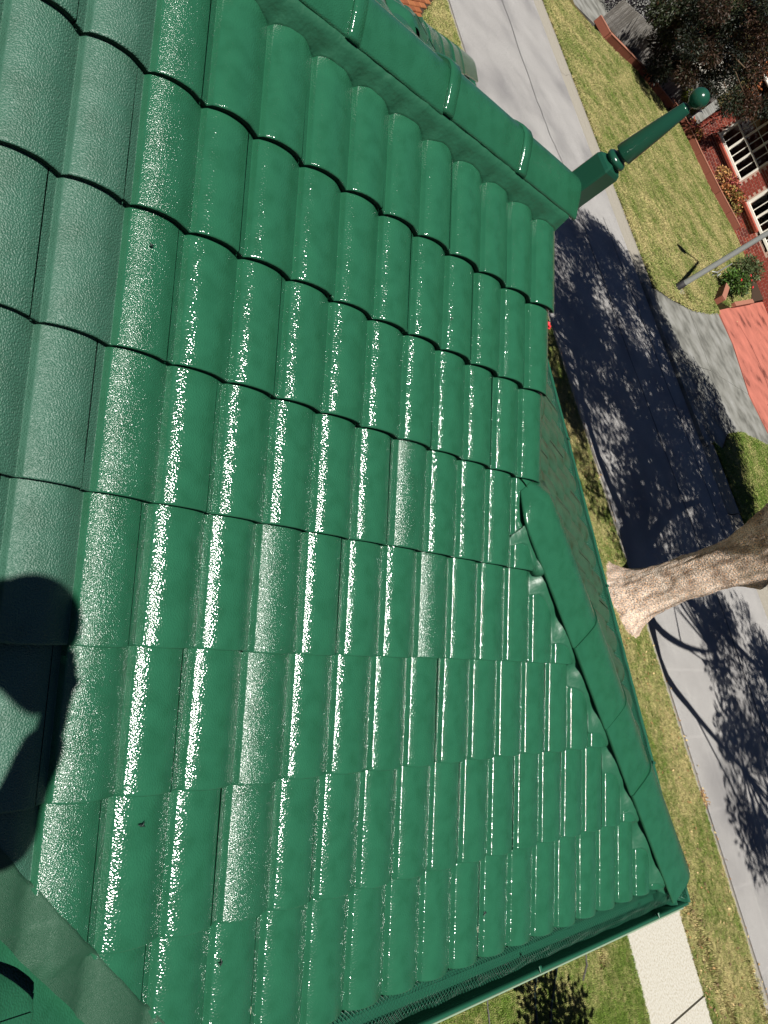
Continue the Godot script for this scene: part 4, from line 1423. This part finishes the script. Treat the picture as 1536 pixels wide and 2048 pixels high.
	foliage("autumn_leaves", tree, [[Vector3(27.0, 3.0, -20.6) - tree.position, 0.5], [Vector3(26.2, 3.3, -20.5) - tree.position, 0.45], [Vector3(26.6, 2.5, -20.2) - tree.position, 0.35]], 130, leaf_mesh(0.11, 0.03), [Color(0.42, 0.12, 0.03), Color(0.30, 0.09, 0.03)])
	# shrubs along the wall and house
	var sm := leaf_mesh(0.09, 0.028)
	shrub("lime_shrub", "small bright lime green shrub in front of the timber fence", "shrub", Vector3(26.35, 0.05, -21.3), [[Vector3(-0.2, 0.55, 0.1), 0.32], [Vector3(0.15, 0.75, 0.15), 0.34], [Vector3(0.0, 0.4, 0.3), 0.3]], 900, sm, [Color(0.20, 0.24, 0.02), Color(0.28, 0.30, 0.03), Color(0.12, 0.16, 0.02)])
	shrub("amber_shrub", "little amber leaved plant between terracotta wall and house corner", "shrub", Vector3(26.35, 0.05, -20.2), [[Vector3(0, 0.28, 0), 0.22], [Vector3(0.1, 0.25, 0.35), 0.2]], 1100, sm, [Color(0.34, 0.20, 0.05), Color(0.22, 0.14, 0.03), Color(0.30, 0.07, 0.05)])
	var cro := [Color(0.36, 0.14, 0.05), Color(0.26, 0.16, 0.04), Color(0.28, 0.06, 0.05), Color(0.16, 0.13, 0.03), Color(0.40, 0.22, 0.08)]
	var places := [[26.75, -17.55, "leftmost clump of the red and gold hedge, under the grid window"], [27.0, -16.75, "second red and gold hedge clump, past the grid window"], [27.4, -16.0, "middle red and gold hedge clump between the two windows"], [27.8, -15.3, "fourth red and gold hedge clump, behind the lamp post"], [28.3, -14.7, "last red and gold hedge clump near the lawn corner"]]
	for p in places:
		shrub("coloured_hedge", p[2], "hedge plant", Vector3(p[0], 0.05, p[1]), [[Vector3(-0.12, 0.42, -0.2), 0.34], [Vector3(0.1, 0.5, 0.15), 0.36], [Vector3(-0.05, 0.3, 0.42), 0.3]], 1100, sm, cro, "red and gold hedge along the house")
	# rose bush by the red driveway
	var rose := shrub("red_rose_bush", "round green rose bush with red flowers behind the planter wall", "rose bush", Vector3(21.6, 0, -10.75), [[Vector3(0, 0.42, 0), 0.40], [Vector3(0.35, 0.38, -0.15), 0.34], [Vector3(-0.3, 0.36, 0.0), 0.3]], 1200, sm, [Color(0.05, 0.11, 0.015), Color(0.09, 0.15, 0.02), Color(0.04, 0.07, 0.015)])
	for p in [Vector3(-0.12, 0.82, 0.1), Vector3(0.05, 0.72, 0.36), Vector3(-0.35, 0.60, 0.2), Vector3(0.5, 0.68, -0.1)]:
		put("bloom", blossom(0.04), mats.red_petal, rose, Transform3D(Basis(Vector3(1, 0, 0), rng.randf()), p))
	shrub("dark_green_shrub", "dusty dark green shrub right behind the red rose bush", "shrub", Vector3(24.3, 0, -12.5), [[Vector3(0, 0.4, 0), 0.45], [Vector3(0.5, 0.4, -0.2), 0.4], [Vector3(-0.4, 0.3, 0.15), 0.35]], 900, sm, [Color(0.06, 0.085, 0.03), Color(0.05, 0.06, 0.025), Color(0.10, 0.09, 0.04)])


func blossom(r: float) -> ArrayMesh:
	var st := begin()
	for ring in 3:
		for k in 5:
			var a := TAU * k / 5.0 + ring * 0.6
			var d := Vector3(cos(a), 0, sin(a))
			var sd := Vector3(-sin(a), 0, cos(a))
			var lift := 0.25 + ring * 0.5
			var out := r * (1.0 - ring * 0.28)
			var tip := d * out + Vector3.UP * out * lift
			for p in [Vector3.ZERO, tip * 0.7 + sd * out * 0.5, tip * 0.7 - sd * out * 0.5, tip * 0.7 + sd * out * 0.5, tip, tip * 0.7 - sd * out * 0.5]:
				st.add_vertex(p)
	return done(st)


# ------------------------------------------------------------------ things along the street

func street_things() -> void:
	var lamp := thing("street_lamp", "galvanised street lamp pole with a black sleeve standing in the far lawn", "street lamp", Vector3(17.05, 0, -8.85))
	var p := begin()
	tube(p, [Vector3(0, 0.2, 0), Vector3(0, 2, 0), Vector3(0, 6.24, 0)], [0.068, 0.060, 0.042], 18)
	put("pole", done(p), mats.galvanised, lamp)
	var sl := begin()
	tube(sl, [Vector3(0, -0.05, 0), Vector3(0, 0.22, 0), Vector3(0, 0.225, 0)], [0.082, 0.078, 0.066], 18)
	put("sleeve", done(sl), mats.black_sleeve, lamp)
	var arm := begin()
	tube(arm, [Vector3(0, 6.09, 0), Vector3(-0.10, 6.25, 0.01), Vector3(-0.4, 6.32, 0.06), Vector3(-0.95, 6.34, 0.13)], [0.035, 0.032, 0.03, 0.028], 10)
	put("arm", done(arm), mats.galvanised, lamp)
	var head := begin()
	var rings := []
	for q in [[0.0, 0.03, 0.03], [0.08, 0.07, 0.05], [0.3, 0.13, 0.07], [0.5, 0.13, 0.06], [0.62, 0.06, 0.03]]:
		var ring := []
		for k in 12:
			var a := -TAU * k / 12.0
			ring.append(Vector3(-0.9 - q[0], 6.35 + sin(a) * q[2], 0.13 + q[0] * 0.15 + cos(a) * q[1]))
		rings.append(ring)
	loft(head, rings, true, true)
	var hd := put("lamp_head", done(head), mats.lamp_body, lamp)
	put("lamp_glass", box_mesh(Vector3(0.34, 0.02, 0.16), 0.008), mats.lens_clear, hd, Transform3D(Basis(Vector3.UP, -0.15), Vector3(-1.26, 6.29, 0.18)))
	var foot := begin()
	box(foot, Transform3D(Basis(Vector3.UP, 0.5), Vector3(0.12, -0.01, 0.05)), Vector3(0.75, 0.05, 0.2), 0.015)
	put("footing", done(foot), mats.kerb_concrete, lamp)
	# short post with a bracket in the lawn
	var stake := thing("metal_stake", "short pale metal stake with a twisted bracket standing in the lawn", "stake", Vector3(20.9, 0, -10.95))
	var s1 := begin()
	tube(s1, [Vector3(0, 0, 0), Vector3(0.0, 0.62, 0)], [0.022, 0.020], 8)
	put("post", done(s1), mats.galvanised, stake)
	var s2 := begin()
	tube(s2, [Vector3(-0.16, 0.10, -0.02), Vector3(-0.05, 0.2, 0.04), Vector3(0.08, 0.12, 0.06), Vector3(0.15, 0.22, 0.0)], [0.016, 0.016, 0.016, 0.016], 7)
	put("bracket", done(s2), mats.galvanised, stake)
	# tall climbing rose by the hip end
	var rose := thing("climbing_rose", "tall rose stem with pink and red blooms peeping past the gable edge", "rose", Vector3(4.3, 0, -1.9))
	var st := begin()
	tube(st, [Vector3(0, 0, 0), Vector3(-0.1, 1.2, 0.1), Vector3(-0.05, 2.35, 0.22)], [0.016, 0.011, 0.005], 6)
	tube(st, [Vector3(0, 0, 0), Vector3(0.15, 1.1, 0.3), Vector3(0.0, 2.25, 0.52)], [0.014, 0.01, 0.005], 6)
	put("stem", done(st), mats.twig, rose)
	for q in [[Vector3(-0.05, 2.40, 0.22), "pink_petal"], [Vector3(-0.02, 2.33, 0.30), "pink_petal"], [Vector3(0.0, 2.28, 0.52), "red_petal"]]:
		put("bloom", blossom(0.045), mats[q[1]], rose, Transform3D(Basis(), q[0]))
	foliage("leaves", rose, [[Vector3(-0.06, 2.25, 0.24), 0.12], [Vector3(0.02, 2.12, 0.5), 0.12], [Vector3(0, 1.5, 0.25), 0.3]], 220, leaf_mesh(0.06, 0.018), [Color(0.05, 0.10, 0.02), Color(0.16, 0.10, 0.03)])


# ------------------------------------------------------------------ the big street tree

func big_tree() -> void:
	var at := Vector3(9.12, 0, -0.38)
	var t := thing("street_tree", "big street tree with a thick grey and rust flecked trunk on the near verge", "tree", at)
	var rings := []
	var spine := [[0.0, 0.0, 0.0, 0.47], [0.08, 0.0, 0.0, 0.40], [0.22, 0.02, 0.0, 0.33], [0.45, 0.04, 0.0, 0.285], [0.8, 0.05, 0.0, 0.262], [1.2, 0.04, 0.02, 0.262], [1.55, 0.04, 0.02, 0.285], [1.9, 0.02, 0.0, 0.355], [2.2, 0.0, -0.03, 0.42], [2.5, -0.02, 0.05, 0.46], [2.75, 0.0, 0.05, 0.34]]
	for k in spine.size() * 10 - 9:
		var q = spine[mini(k / 10, spine.size() - 1)]
		var q2 = spine[mini(k / 10 + 1, spine.size() - 1)]
		var f := (k % 10) / 10.0
		var y := lerpf(q[0], q2[0], f)
		var r := lerpf(q[3], q2[3], f)
		var ring := []
		for i in 96:
			var a := -TAU * i / 96.0
			var rr := r * (1.0 + wob.get_noise_3d(cos(a) * 0.35, y * 0.22, sin(a) * 0.35) * 0.13 + wob.get_noise_3d(cos(a) * 1.6, y * 0.9, sin(a) * 1.6) * 0.045 + wob.get_noise_3d(cos(a) * 6.0, y * 3.0, sin(a) * 6.0) * 0.022)
			# roots run out at the foot
			var root := maxf(0.0, 1.0 - y / 0.4)
			rr += root * root * (0.20 * pow(maxf(0.0, cos(a - 1.75)), 6.0) + 0.16 * pow(maxf(0.0, cos(a + 1.9)), 6.0) + 0.12 * pow(maxf(0.0, cos(a + 0.1)), 6.0) - 0.05)
			# a knob where a limb was cut
			rr += 0.10 * exp(-(pow((y - 1.62) / 0.12, 2.0) + pow(angle_difference(a, 1.25) / 0.33, 2.0)))
			ring.append(Vector3(lerpf(q[1], q2[1], f) + cos(a) * rr, y - 0.03, lerpf(q[2], q2[2], f) + sin(a) * rr))
		rings.append(ring)
	rings.reverse()
	var st := begin()
	loft(st, rings, true, true)
	put("trunk", done(st), mats.bark, t)
	var limbs := [
		[Vector3(0, 2.4, 0), Vector3(-0.6, 3.0, 1.2), Vector3(-0.45, 4.2, 2.0), Vector3(-0.2, 6.0, 2.7)],
		[Vector3(0, 2.4, 0.1), Vector3(-0.8, 3.1, 1.85), Vector3(-0.9, 4.4, 3.0), Vector3(-0.6, 6.0, 4.4), Vector3(-0.3, 6.8, 5.2)],
		[Vector3(0, 2.4, -0.1), Vector3(-0.9, 3.6, -1.2), Vector3(-1.2, 5.0, -2.4), Vector3(-0.8, 6.6, -3.8)],
		[Vector3(0.1, 2.5, -0.1), Vector3(0.5, 3.8, -0.8), Vector3(0.7, 5.2, -1.9), Vector3(1.6, 6.8, -2.8)],
		[Vector3(0.1, 2.5, 0.0), Vector3(1.2, 3.6, -0.5), Vector3(2.6, 5.2, -0.6), Vector3(3.8, 6.4, -0.6)],
		[Vector3(0.1, 2.5, 0.1), Vector3(1.0, 3.9, 1.4), Vector3(2.0, 5.4, 2.8), Vector3(2.6, 6.6, 3.6)],
		[Vector3(-1.0, 4.2, -1.7), Vector3(-2.0, 5.4, -2.0), Vector3(-2.6, 6.6, -2.4)],
		[Vector3(0.6, 4.4, -1.2), Vector3(1.6, 5.4, -2.6), Vector3(2.6, 6.2, -4.2)]]
	for l in limbs:
		var lm := begin()
		var c := Curve3D.new()
		for k in l.size():
			var tan: Vector3 = (l[mini(k + 1, l.size() - 1)] - l[maxi(k - 1, 0)]) / 6.0
			c.add_point(l[k], -tan, tan)
		var pts := []
		var rad := []
		for k in 15:
			pts.append(c.sample_baked(c.get_baked_length() * k / 14.0))
			rad.append(lerpf(0.125 if l[0].y < 3.0 else 0.065, 0.025, pow(k / 14.0, 0.7)))
		tube(lm, pts, rad, 10)
		put("limb", done(lm), mats.bark, t)
	# the crown: clumps set where they shade the road as in the photograph
	var upper := pv([11.6, -8.5, 13.5, -9.0, 15.1, -8.5, 15.3, -7.0, 17.0, -5.9, 17.3, -5.1, 16.4, -3.1, 15.2, -2.2, 12.5, -1.5, 10.4, -0.9, 9.2, -1.8, 9.0, -3.6, 9.6, -6.0])
	var lower := pv([11.3, -0.4, 13.0, -0.8, 15.5, 0.2, 16.0, 4.5, 12.5, 5.5, 10.4, 4.8, 10.7, 3.0, 10.5, 1.8, 11.7, 1.1])
	var clumps := []
	var twigs := begin()
	var gaps := [[9.75, -2.4, 0.5], [11.0, -3.6, 0.3], [12.3, -6.4, 0.3], [12.8, -2.4, 0.4], [11.2, -1.7, 0.35], [12.2, 0.9, 0.4], [14.2, -4.4, 0.3], [11.0, 0.4, 0.45]]
	for pass_no in 2:
		var poly := upper if pass_no == 0 else lower
		var want := 360 if pass_no == 0 else 125
		var got := 0
		var tries := 0
		while got < want and tries < 5000:
			tries += 1
			var s := Vector2(rng.randf_range(8.5, 17.5), rng.randf_range(-9.2, 5.6))
			if not Geometry2D.is_point_in_polygon(s, poly):
				continue
			var skip := false
			for g in gaps:
				if s.distance_to(Vector2(g[0], g[1])) < g[2]:
					skip = true
			if skip:
				continue
			var h := rng.randf_range(5.2, 8.2)
			var q := Vector3(s.x - SHIFT.x * h, h, s.y - SHIFT.y * h) - at
			clumps.append([q, rng.randf_range(0.30, 0.52)])
			got += 1
			# a twig from the nearest limb
			var best := Vector3(0, 2.6, 0)
			for l in limbs:
				for k in l.size():
					if k > 0 and l[k].distance_to(q) < best.distance_to(q) and l[k].y < q.y + 0.6:
						best = l[k]
			tube(twigs, [best, best.lerp(q, 0.5) + Vector3(0, -0.12, 0), q], [0.022, 0.014, 0.006], 5)
	put("twigs", done(twigs), mats.bark, t)
	foliage("crown", t, clumps, 360, leaf_mesh(0.13, 0.028), [Color(0.05, 0.10, 0.02), Color(0.07, 0.13, 0.03), Color(0.04, 0.08, 0.02)])


# ------------------------------------------------------------------ the lawn under the gutter

func near_lawn_things() -> void:
	var runs := [[[5.85, 2.3, 5.50, 2.95, 5.47, 3.01, 5.33, 3.24, 5.27, 3.45, 5.1, 4.2], 0.011, "hose_rubber", "left dark green hose lying across the lawn"],
		[[6.1, 2.4, 5.80, 2.98, 5.73, 3.085, 5.62, 3.24, 5.48, 3.40, 5.2, 4.0], 0.011, "hose_rubber", "middle dark green hose lying across the lawn"],
		[[6.0, 2.3, 6.20, 2.95, 6.215, 3.06, 6.16, 3.2, 6.05, 3.29], 0.009, "grey_cable", "short curved grey cable on the lawn near the footpath"],
		[[4.9, 2.3, 4.77, 3.0, 4.72, 3.25, 4.68, 3.6], 0.006, "grey_cable", "thin grey cord on the lawn close under the gutter"]]
	for r in runs:
		var c := Curve3D.new()
		var l: Array = r[0]
		var n := l.size() / 2
		for k in n:
			var a := Vector3(l[mini(k + 1, n - 1) * 2], 0, l[mini(k + 1, n - 1) * 2 + 1])
			var b := Vector3(l[maxi(k - 1, 0) * 2], 0, l[maxi(k - 1, 0) * 2 + 1])
			c.add_point(Vector3(l[k * 2], 0.03, l[k * 2 + 1]), (b - a) / 6.0, (a - b) / 6.0)
		var pts := []
		var rad := []
		for k in 31:
			pts.append(c.sample_baked(c.get_baked_length() * k / 30.0) + Vector3(0, wob.get_noise_1d(k * 0.1) * 0.01, 0))
			rad.append(r[1])
		var st := begin()
		tube(st, pts, rad, 8)
		tag(put("garden_hose" if r[2] == "hose_rubber" else "cable", done(st), mats[r[2]]), r[3], "hose" if r[2] == "hose_rubber" else "cable")
	# a shrub just below the picture, whose shadow falls on the lawn
	shrub("lawn_shrub", "leafy shrub at the house wall casting its shadow on the lawn", "shrub", Vector3(4.75, 0, 3.98), [[Vector3(-0.1, 1.5, -0.2), 0.26], [Vector3(0.15, 1.35, -0.12), 0.25], [Vector3(0.32, 1.6, 0.05), 0.24], [Vector3(-0.35, 1.25, 0.1), 0.3], [Vector3(0.1, 1.0, 0.15), 0.3], [Vector3(-0.5, 1.5, 0.15), 0.25]], 1300, leaf_mesh(0.07, 0.022), [Color(0.04, 0.08, 0.02), Color(0.06, 0.11, 0.02)])


# ------------------------------------------------------------------ the photographer, whose shadow lies on the roof

func blob(bones: Array, cell: float, k: float) -> ArrayMesh:
	# tapered capsules joined by a smooth minimum, skinned with surface nets; bones: [a, b, radius at a, radius at b]
	var lo := Vector3.ONE * 1e9
	var hi := -lo
	for b in bones:
		var r := maxf(b[2], b[3]) + k + cell * 2.0
		lo = lo.min(b[0] - Vector3.ONE * r).min(b[1] - Vector3.ONE * r)
		hi = hi.max(b[0] + Vector3.ONE * r).max(b[1] + Vector3.ONE * r)
	var n := Vector3i(((hi - lo) / cell).ceil()) + Vector3i.ONE * 2
	var field := PackedFloat32Array()
	field.resize(n.x * n.y * n.z)
	field.fill(1.0)
	for b in bones:
		var pa: Vector3 = b[0]
		var ab: Vector3 = b[1] - pa
		var l2 := maxf(ab.length_squared(), 1e-9)
		var r := maxf(b[2], b[3]) + k + cell * 2.0
		var i0 := Vector3i(((b[0].min(b[1]) - Vector3.ONE * r - lo) / cell).floor()).clamp(Vector3i.ZERO, n - Vector3i.ONE)
		var i1 := Vector3i(((b[0].max(b[1]) + Vector3.ONE * r - lo) / cell).ceil()).clamp(Vector3i.ZERO, n - Vector3i.ONE)
		for z in range(i0.z, i1.z + 1):
			for y in range(i0.y, i1.y + 1):
				var row := (z * n.y + y) * n.x
				for x in range(i0.x, i1.x + 1):
					var p := lo + Vector3(x, y, z) * cell - pa
					var t := clampf(p.dot(ab) / l2, 0.0, 1.0)
					var d := (p - ab * t).length() - lerpf(b[2], b[3], t)
					var f := field[row + x]
					var h := maxf(k - absf(d - f), 0.0) / k
					field[row + x] = minf(d, f) - h * h * k * 0.25
	var ids := {}
	var vs := PackedVector3Array()
	var strides := [1, n.x, n.x * n.y]
	var corner := [0, 1, n.x, n.x + 1, n.x * n.y, n.x * n.y + 1, n.x * n.y + n.x, n.x * n.y + n.x + 1]
	for z in n.z - 1:
		for y in n.y - 1:
			for x in n.x - 1:
				var at: int = (z * n.y + y) * n.x + x
				var inside := 0
				for c in 8:
					if field[at + corner[c]] < 0.0:
						inside += 1
				if inside == 0 or inside == 8:
					continue
				var sum := Vector3.ZERO
				var cnt := 0
				for e in [[0, 1], [2, 3], [4, 5], [6, 7], [0, 2], [1, 3], [4, 6], [5, 7], [0, 4], [1, 5], [2, 6], [3, 7]]:
					var fa: float = field[at + corner[e[0]]]
					var fb: float = field[at + corner[e[1]]]
					if (fa < 0.0) != (fb < 0.0):
						var t := fa / (fa - fb)
						var ca := Vector3(e[0] & 1, (e[0] >> 1) & 1, e[0] >> 2)
						var cb := Vector3(e[1] & 1, (e[1] >> 1) & 1, e[1] >> 2)
						sum += ca.lerp(cb, t)
						cnt += 1
				ids[at] = vs.size()
				vs.append(lo + (Vector3(x, y, z) + sum / cnt) * cell)
	var tris := PackedInt32Array()
	for at in ids:
		for ax in 3:
			var u: int = strides[(ax + 1) % 3]
			var v: int = strides[(ax + 2) % 3]
			var fa: float = field[at]
			var fb: float = field[at + strides[ax]]
			if (fa < 0.0) == (fb < 0.0):
				continue
			if not (ids.has(at - u) and ids.has(at - v) and ids.has(at - u - v)):
				continue
			var q := [ids[at], ids[at - u], ids[at - u - v], ids[at - v]]
			if fa < 0.0:
				q.reverse()
			tris.append_array([q[0], q[1], q[2], q[0], q[2], q[3]])
	var st := begin()
	for i in tris:
		st.add_vertex(vs[i])
	return done(st)


func photographer() -> void:
	var base := Vector3(-0.97, 3.16, 2.12)
	var who := thing("person", "person in a brimmed hat and dark work clothes holding up a phone on the roof", "person", base)
	var face_d := Vector3(0.88, 0, -0.47).normalized()
	var right := Vector3(0.47, 0, 0.88).normalized()
	var P := func(f: float, r: float, y: float) -> Vector3: return face_d * f + right * r + Vector3.UP * y
	var head := Vector3(-0.822, 4.71, 2.05) - base
	var neck := P.call(0.0, 0.0, 1.36)
	var rs := P.call(0.03, 0.17, 1.30)
	var ls := P.call(0.03, -0.17, 1.30)
	var re := Vector3(-0.600, 4.255, 2.275) - base
	var rw := Vector3(-0.548, 4.355, 2.095) - base
	var le := P.call(0.06, -0.27, 1.03)
	var lw := P.call(0.20, -0.25, 0.83)
	var rh := P.call(0.0, 0.09, 0.82)
	var lh := P.call(0.0, -0.09, 0.82)
	var rk := P.call(0.06, 0.11, 0.44)
	var lk := P.call(0.06, -0.11, 0.44)
	var ra := P.call(0.0, 0.12, 0.10)
	var la := P.call(0.0, -0.12, 0.10)
	var look := Vector3(0.71, -0.595, -0.374)
	var body := [[neck + Vector3(0, -0.06, 0), head + Vector3(0, -0.05, 0), 0.058, 0.055], [head + Vector3(0, 0.035, 0) - look * 0.01, head + Vector3(0, -0.01, 0) - look * 0.01, 0.092, 0.086], [head + look * 0.02 + Vector3(0, -0.06, 0), head + look * 0.055 + Vector3(0, -0.085, 0), 0.062, 0.035],
		[rs, re, 0.052, 0.042], [re, rw, 0.041, 0.028], [ls, le, 0.052, 0.042], [le, lw, 0.041, 0.028], [P.call(0, 0, 1.22), P.call(0, 0, 0.86), 0.13, 0.125], [rs, ls, 0.06, 0.06], [rh, rk, 0.085, 0.056], [rk, ra, 0.054, 0.037], [lh, lk, 0.085, 0.056], [lk, la, 0.054, 0.037]]
	put("body", blob(body, 0.017, 0.03), mats.skin, who)
	# face and ears
	var turn_u := right.cross(look).normalized()
	var fc := [[head + look * 0.088 + turn_u * -0.005, head + look * 0.108 + turn_u * 0.03 * -1.0, 0.012, 0.015], [head + right * 0.088, head + right * 0.092 + Vector3(0, -0.03, 0), 0.014, 0.010], [head - right * 0.088, head - right * 0.092 + Vector3(0, -0.03, 0), 0.014, 0.010]]
	put("face", blob(fc, 0.006, 0.008), mats.skin, who)
	put("shirt", blob([[P.call(0, 0.05, 1.22), P.call(0, 0.05, 0.82), 0.125, 0.125], [P.call(0, -0.05, 1.22), P.call(0, -0.05, 0.82), 0.125, 0.125], [rs, ls, 0.072, 0.072], [rs, re, 0.064, 0.050], [re, re.lerp(rw, 0.82), 0.050, 0.043], [ls, ls.lerp(le, 0.7), 0.066, 0.060]], 0.018, 0.04), mats.navy_cloth, who)
	put("trousers", blob([[rh, rk, 0.10, 0.072], [rk, ra + Vector3(0, 0.03, 0), 0.07, 0.06], [lh, lk, 0.10, 0.072], [lk, la + Vector3(0, 0.03, 0), 0.07, 0.06], [P.call(0, 0.05, 0.90), P.call(0, -0.05, 0.90), 0.128, 0.128]], 0.018, 0.03), mats.work_trousers, who)
	for a in [ra, la]:
		put("boot", blob([[a, a + Vector3(0, -0.05, 0), 0.052, 0.045], [a + Vector3(0, -0.05, 0), a + face_d * 0.15 + Vector3(0, -0.085, 0), 0.046, 0.036]], 0.012, 0.03), mats.boot_leather, who)
	# broad brimmed work hat
	put("hat", blob([[head + turn_u * 0.055, head + turn_u * 0.085 - look * 0.01, 0.106, 0.094]], 0.01, 0.02), mats.navy_cloth, who)
	var brim := begin()
	var rings := []
	for k in 33:
		var a := TAU * k / 32.0
		var o := look * cos(a) + right * sin(a)
		rings.append([head + turn_u * 0.047 + o * 0.09, head + turn_u * (0.020 + 0.008 * sin(3.0 * a)) + o * 0.165, head + turn_u * (0.017 + 0.008 * sin(3.0 * a)) + o * 0.165, head + turn_u * 0.043 + o * 0.09])
	loft(brim, rings, true, false)
	put("hat_brim", done(brim), mats.navy_cloth, who)
	# the phone, its lens where the picture was taken, and the right hand round it
	var cr := Vector3(0.686419, 0.703369, 0.184664)
	var cu := Vector3(-0.153270, 0.388164, -0.908756)
	var cb := Vector3(-0.710870, 0.595484, 0.374249)
	var lens := Vector3(-0.60445, 4.47406, 1.92201)
	var mid := lens - cu * 0.058 - cr * 0.002 + cb * 0.0075
	var phone := thing("mobile_phone", "black phone held up in the photographer's right hand above the roof", "phone", mid)
	phone.basis = Basis(cr, cu, cb)
	put("case", box_mesh(Vector3(0.074, 0.15, 0.009), 0.003), mats.phone_black, phone)
	put("screen", box_mesh(Vector3(0.068, 0.142, 0.0008), 0.0003), mats.room_dark, phone, Transform3D(Basis(), Vector3(0, 0, 0.0052)))
	var L := func(x: float, y: float, z: float) -> Vector3: return mid + cr * x + cu * y + cb * z - base
	var hand := [[rw, L.call(0.035, -0.085, 0.02), 0.028, 0.026], [L.call(0.035, -0.085, 0.02), L.call(0.052, -0.03, 0.014), 0.024, 0.018], [L.call(0.03, -0.09, 0.02), L.call(0.05, -0.06, 0.0), 0.022, 0.018]]
	for f in 4:
		var y := 0.005 - f * 0.021
		hand.append([L.call(0.05, -0.03 - f * 0.012, 0.006), L.call(0.047, y - 0.012, -0.012), 0.0100, 0.0090])
		hand.append([L.call(0.047, y - 0.012, -0.012), L.call(0.016 + 0.004 * absf(f - 1.3), y - 0.012, -0.015), 0.0088, 0.0076])
	hand.append([L.call(0.03, -0.08, 0.022), L.call(0.034, -0.035, 0.024), 0.0125, 0.0105])
	hand.append([L.call(0.034, -0.035, 0.024), L.call(0.012, -0.012, 0.017), 0.0105, 0.0085])
	put("right_hand", blob(hand, 0.0045, 0.006), mats.skin, who)
	var lhand := [[lw, lw + face_d * 0.05 + Vector3(0, -0.05, 0), 0.028, 0.024]]
	for f in 4:
		var k = lw + face_d * 0.06 + Vector3(0, -0.06, 0) + (right * 0.4 + face_d * 0.5 + Vector3.UP * 0.5).normalized() * (f - 1.5) * 0.019
		lhand.append([lw + face_d * 0.03 + Vector3(0, -0.03, 0), k, 0.012, 0.0098])
		lhand.append([k, k + face_d * 0.015 + Vector3(0, -0.04 - 0.004 * (1.5 - absf(f - 1.5)), 0), 0.0098, 0.0085])
		lhand.append([k + face_d * 0.015 + Vector3(0, -0.044, 0), k - face_d * 0.002 + Vector3(0, -0.07, 0), 0.0086, 0.0075])
	lhand.append([lw + right * 0.02 + Vector3(0, -0.01, 0), lw + right * 0.045 + face_d * 0.05 + Vector3(0, -0.05, 0), 0.0125, 0.009])
	put("left_hand", blob(lhand, 0.0055, 0.007), mats.skin, who)
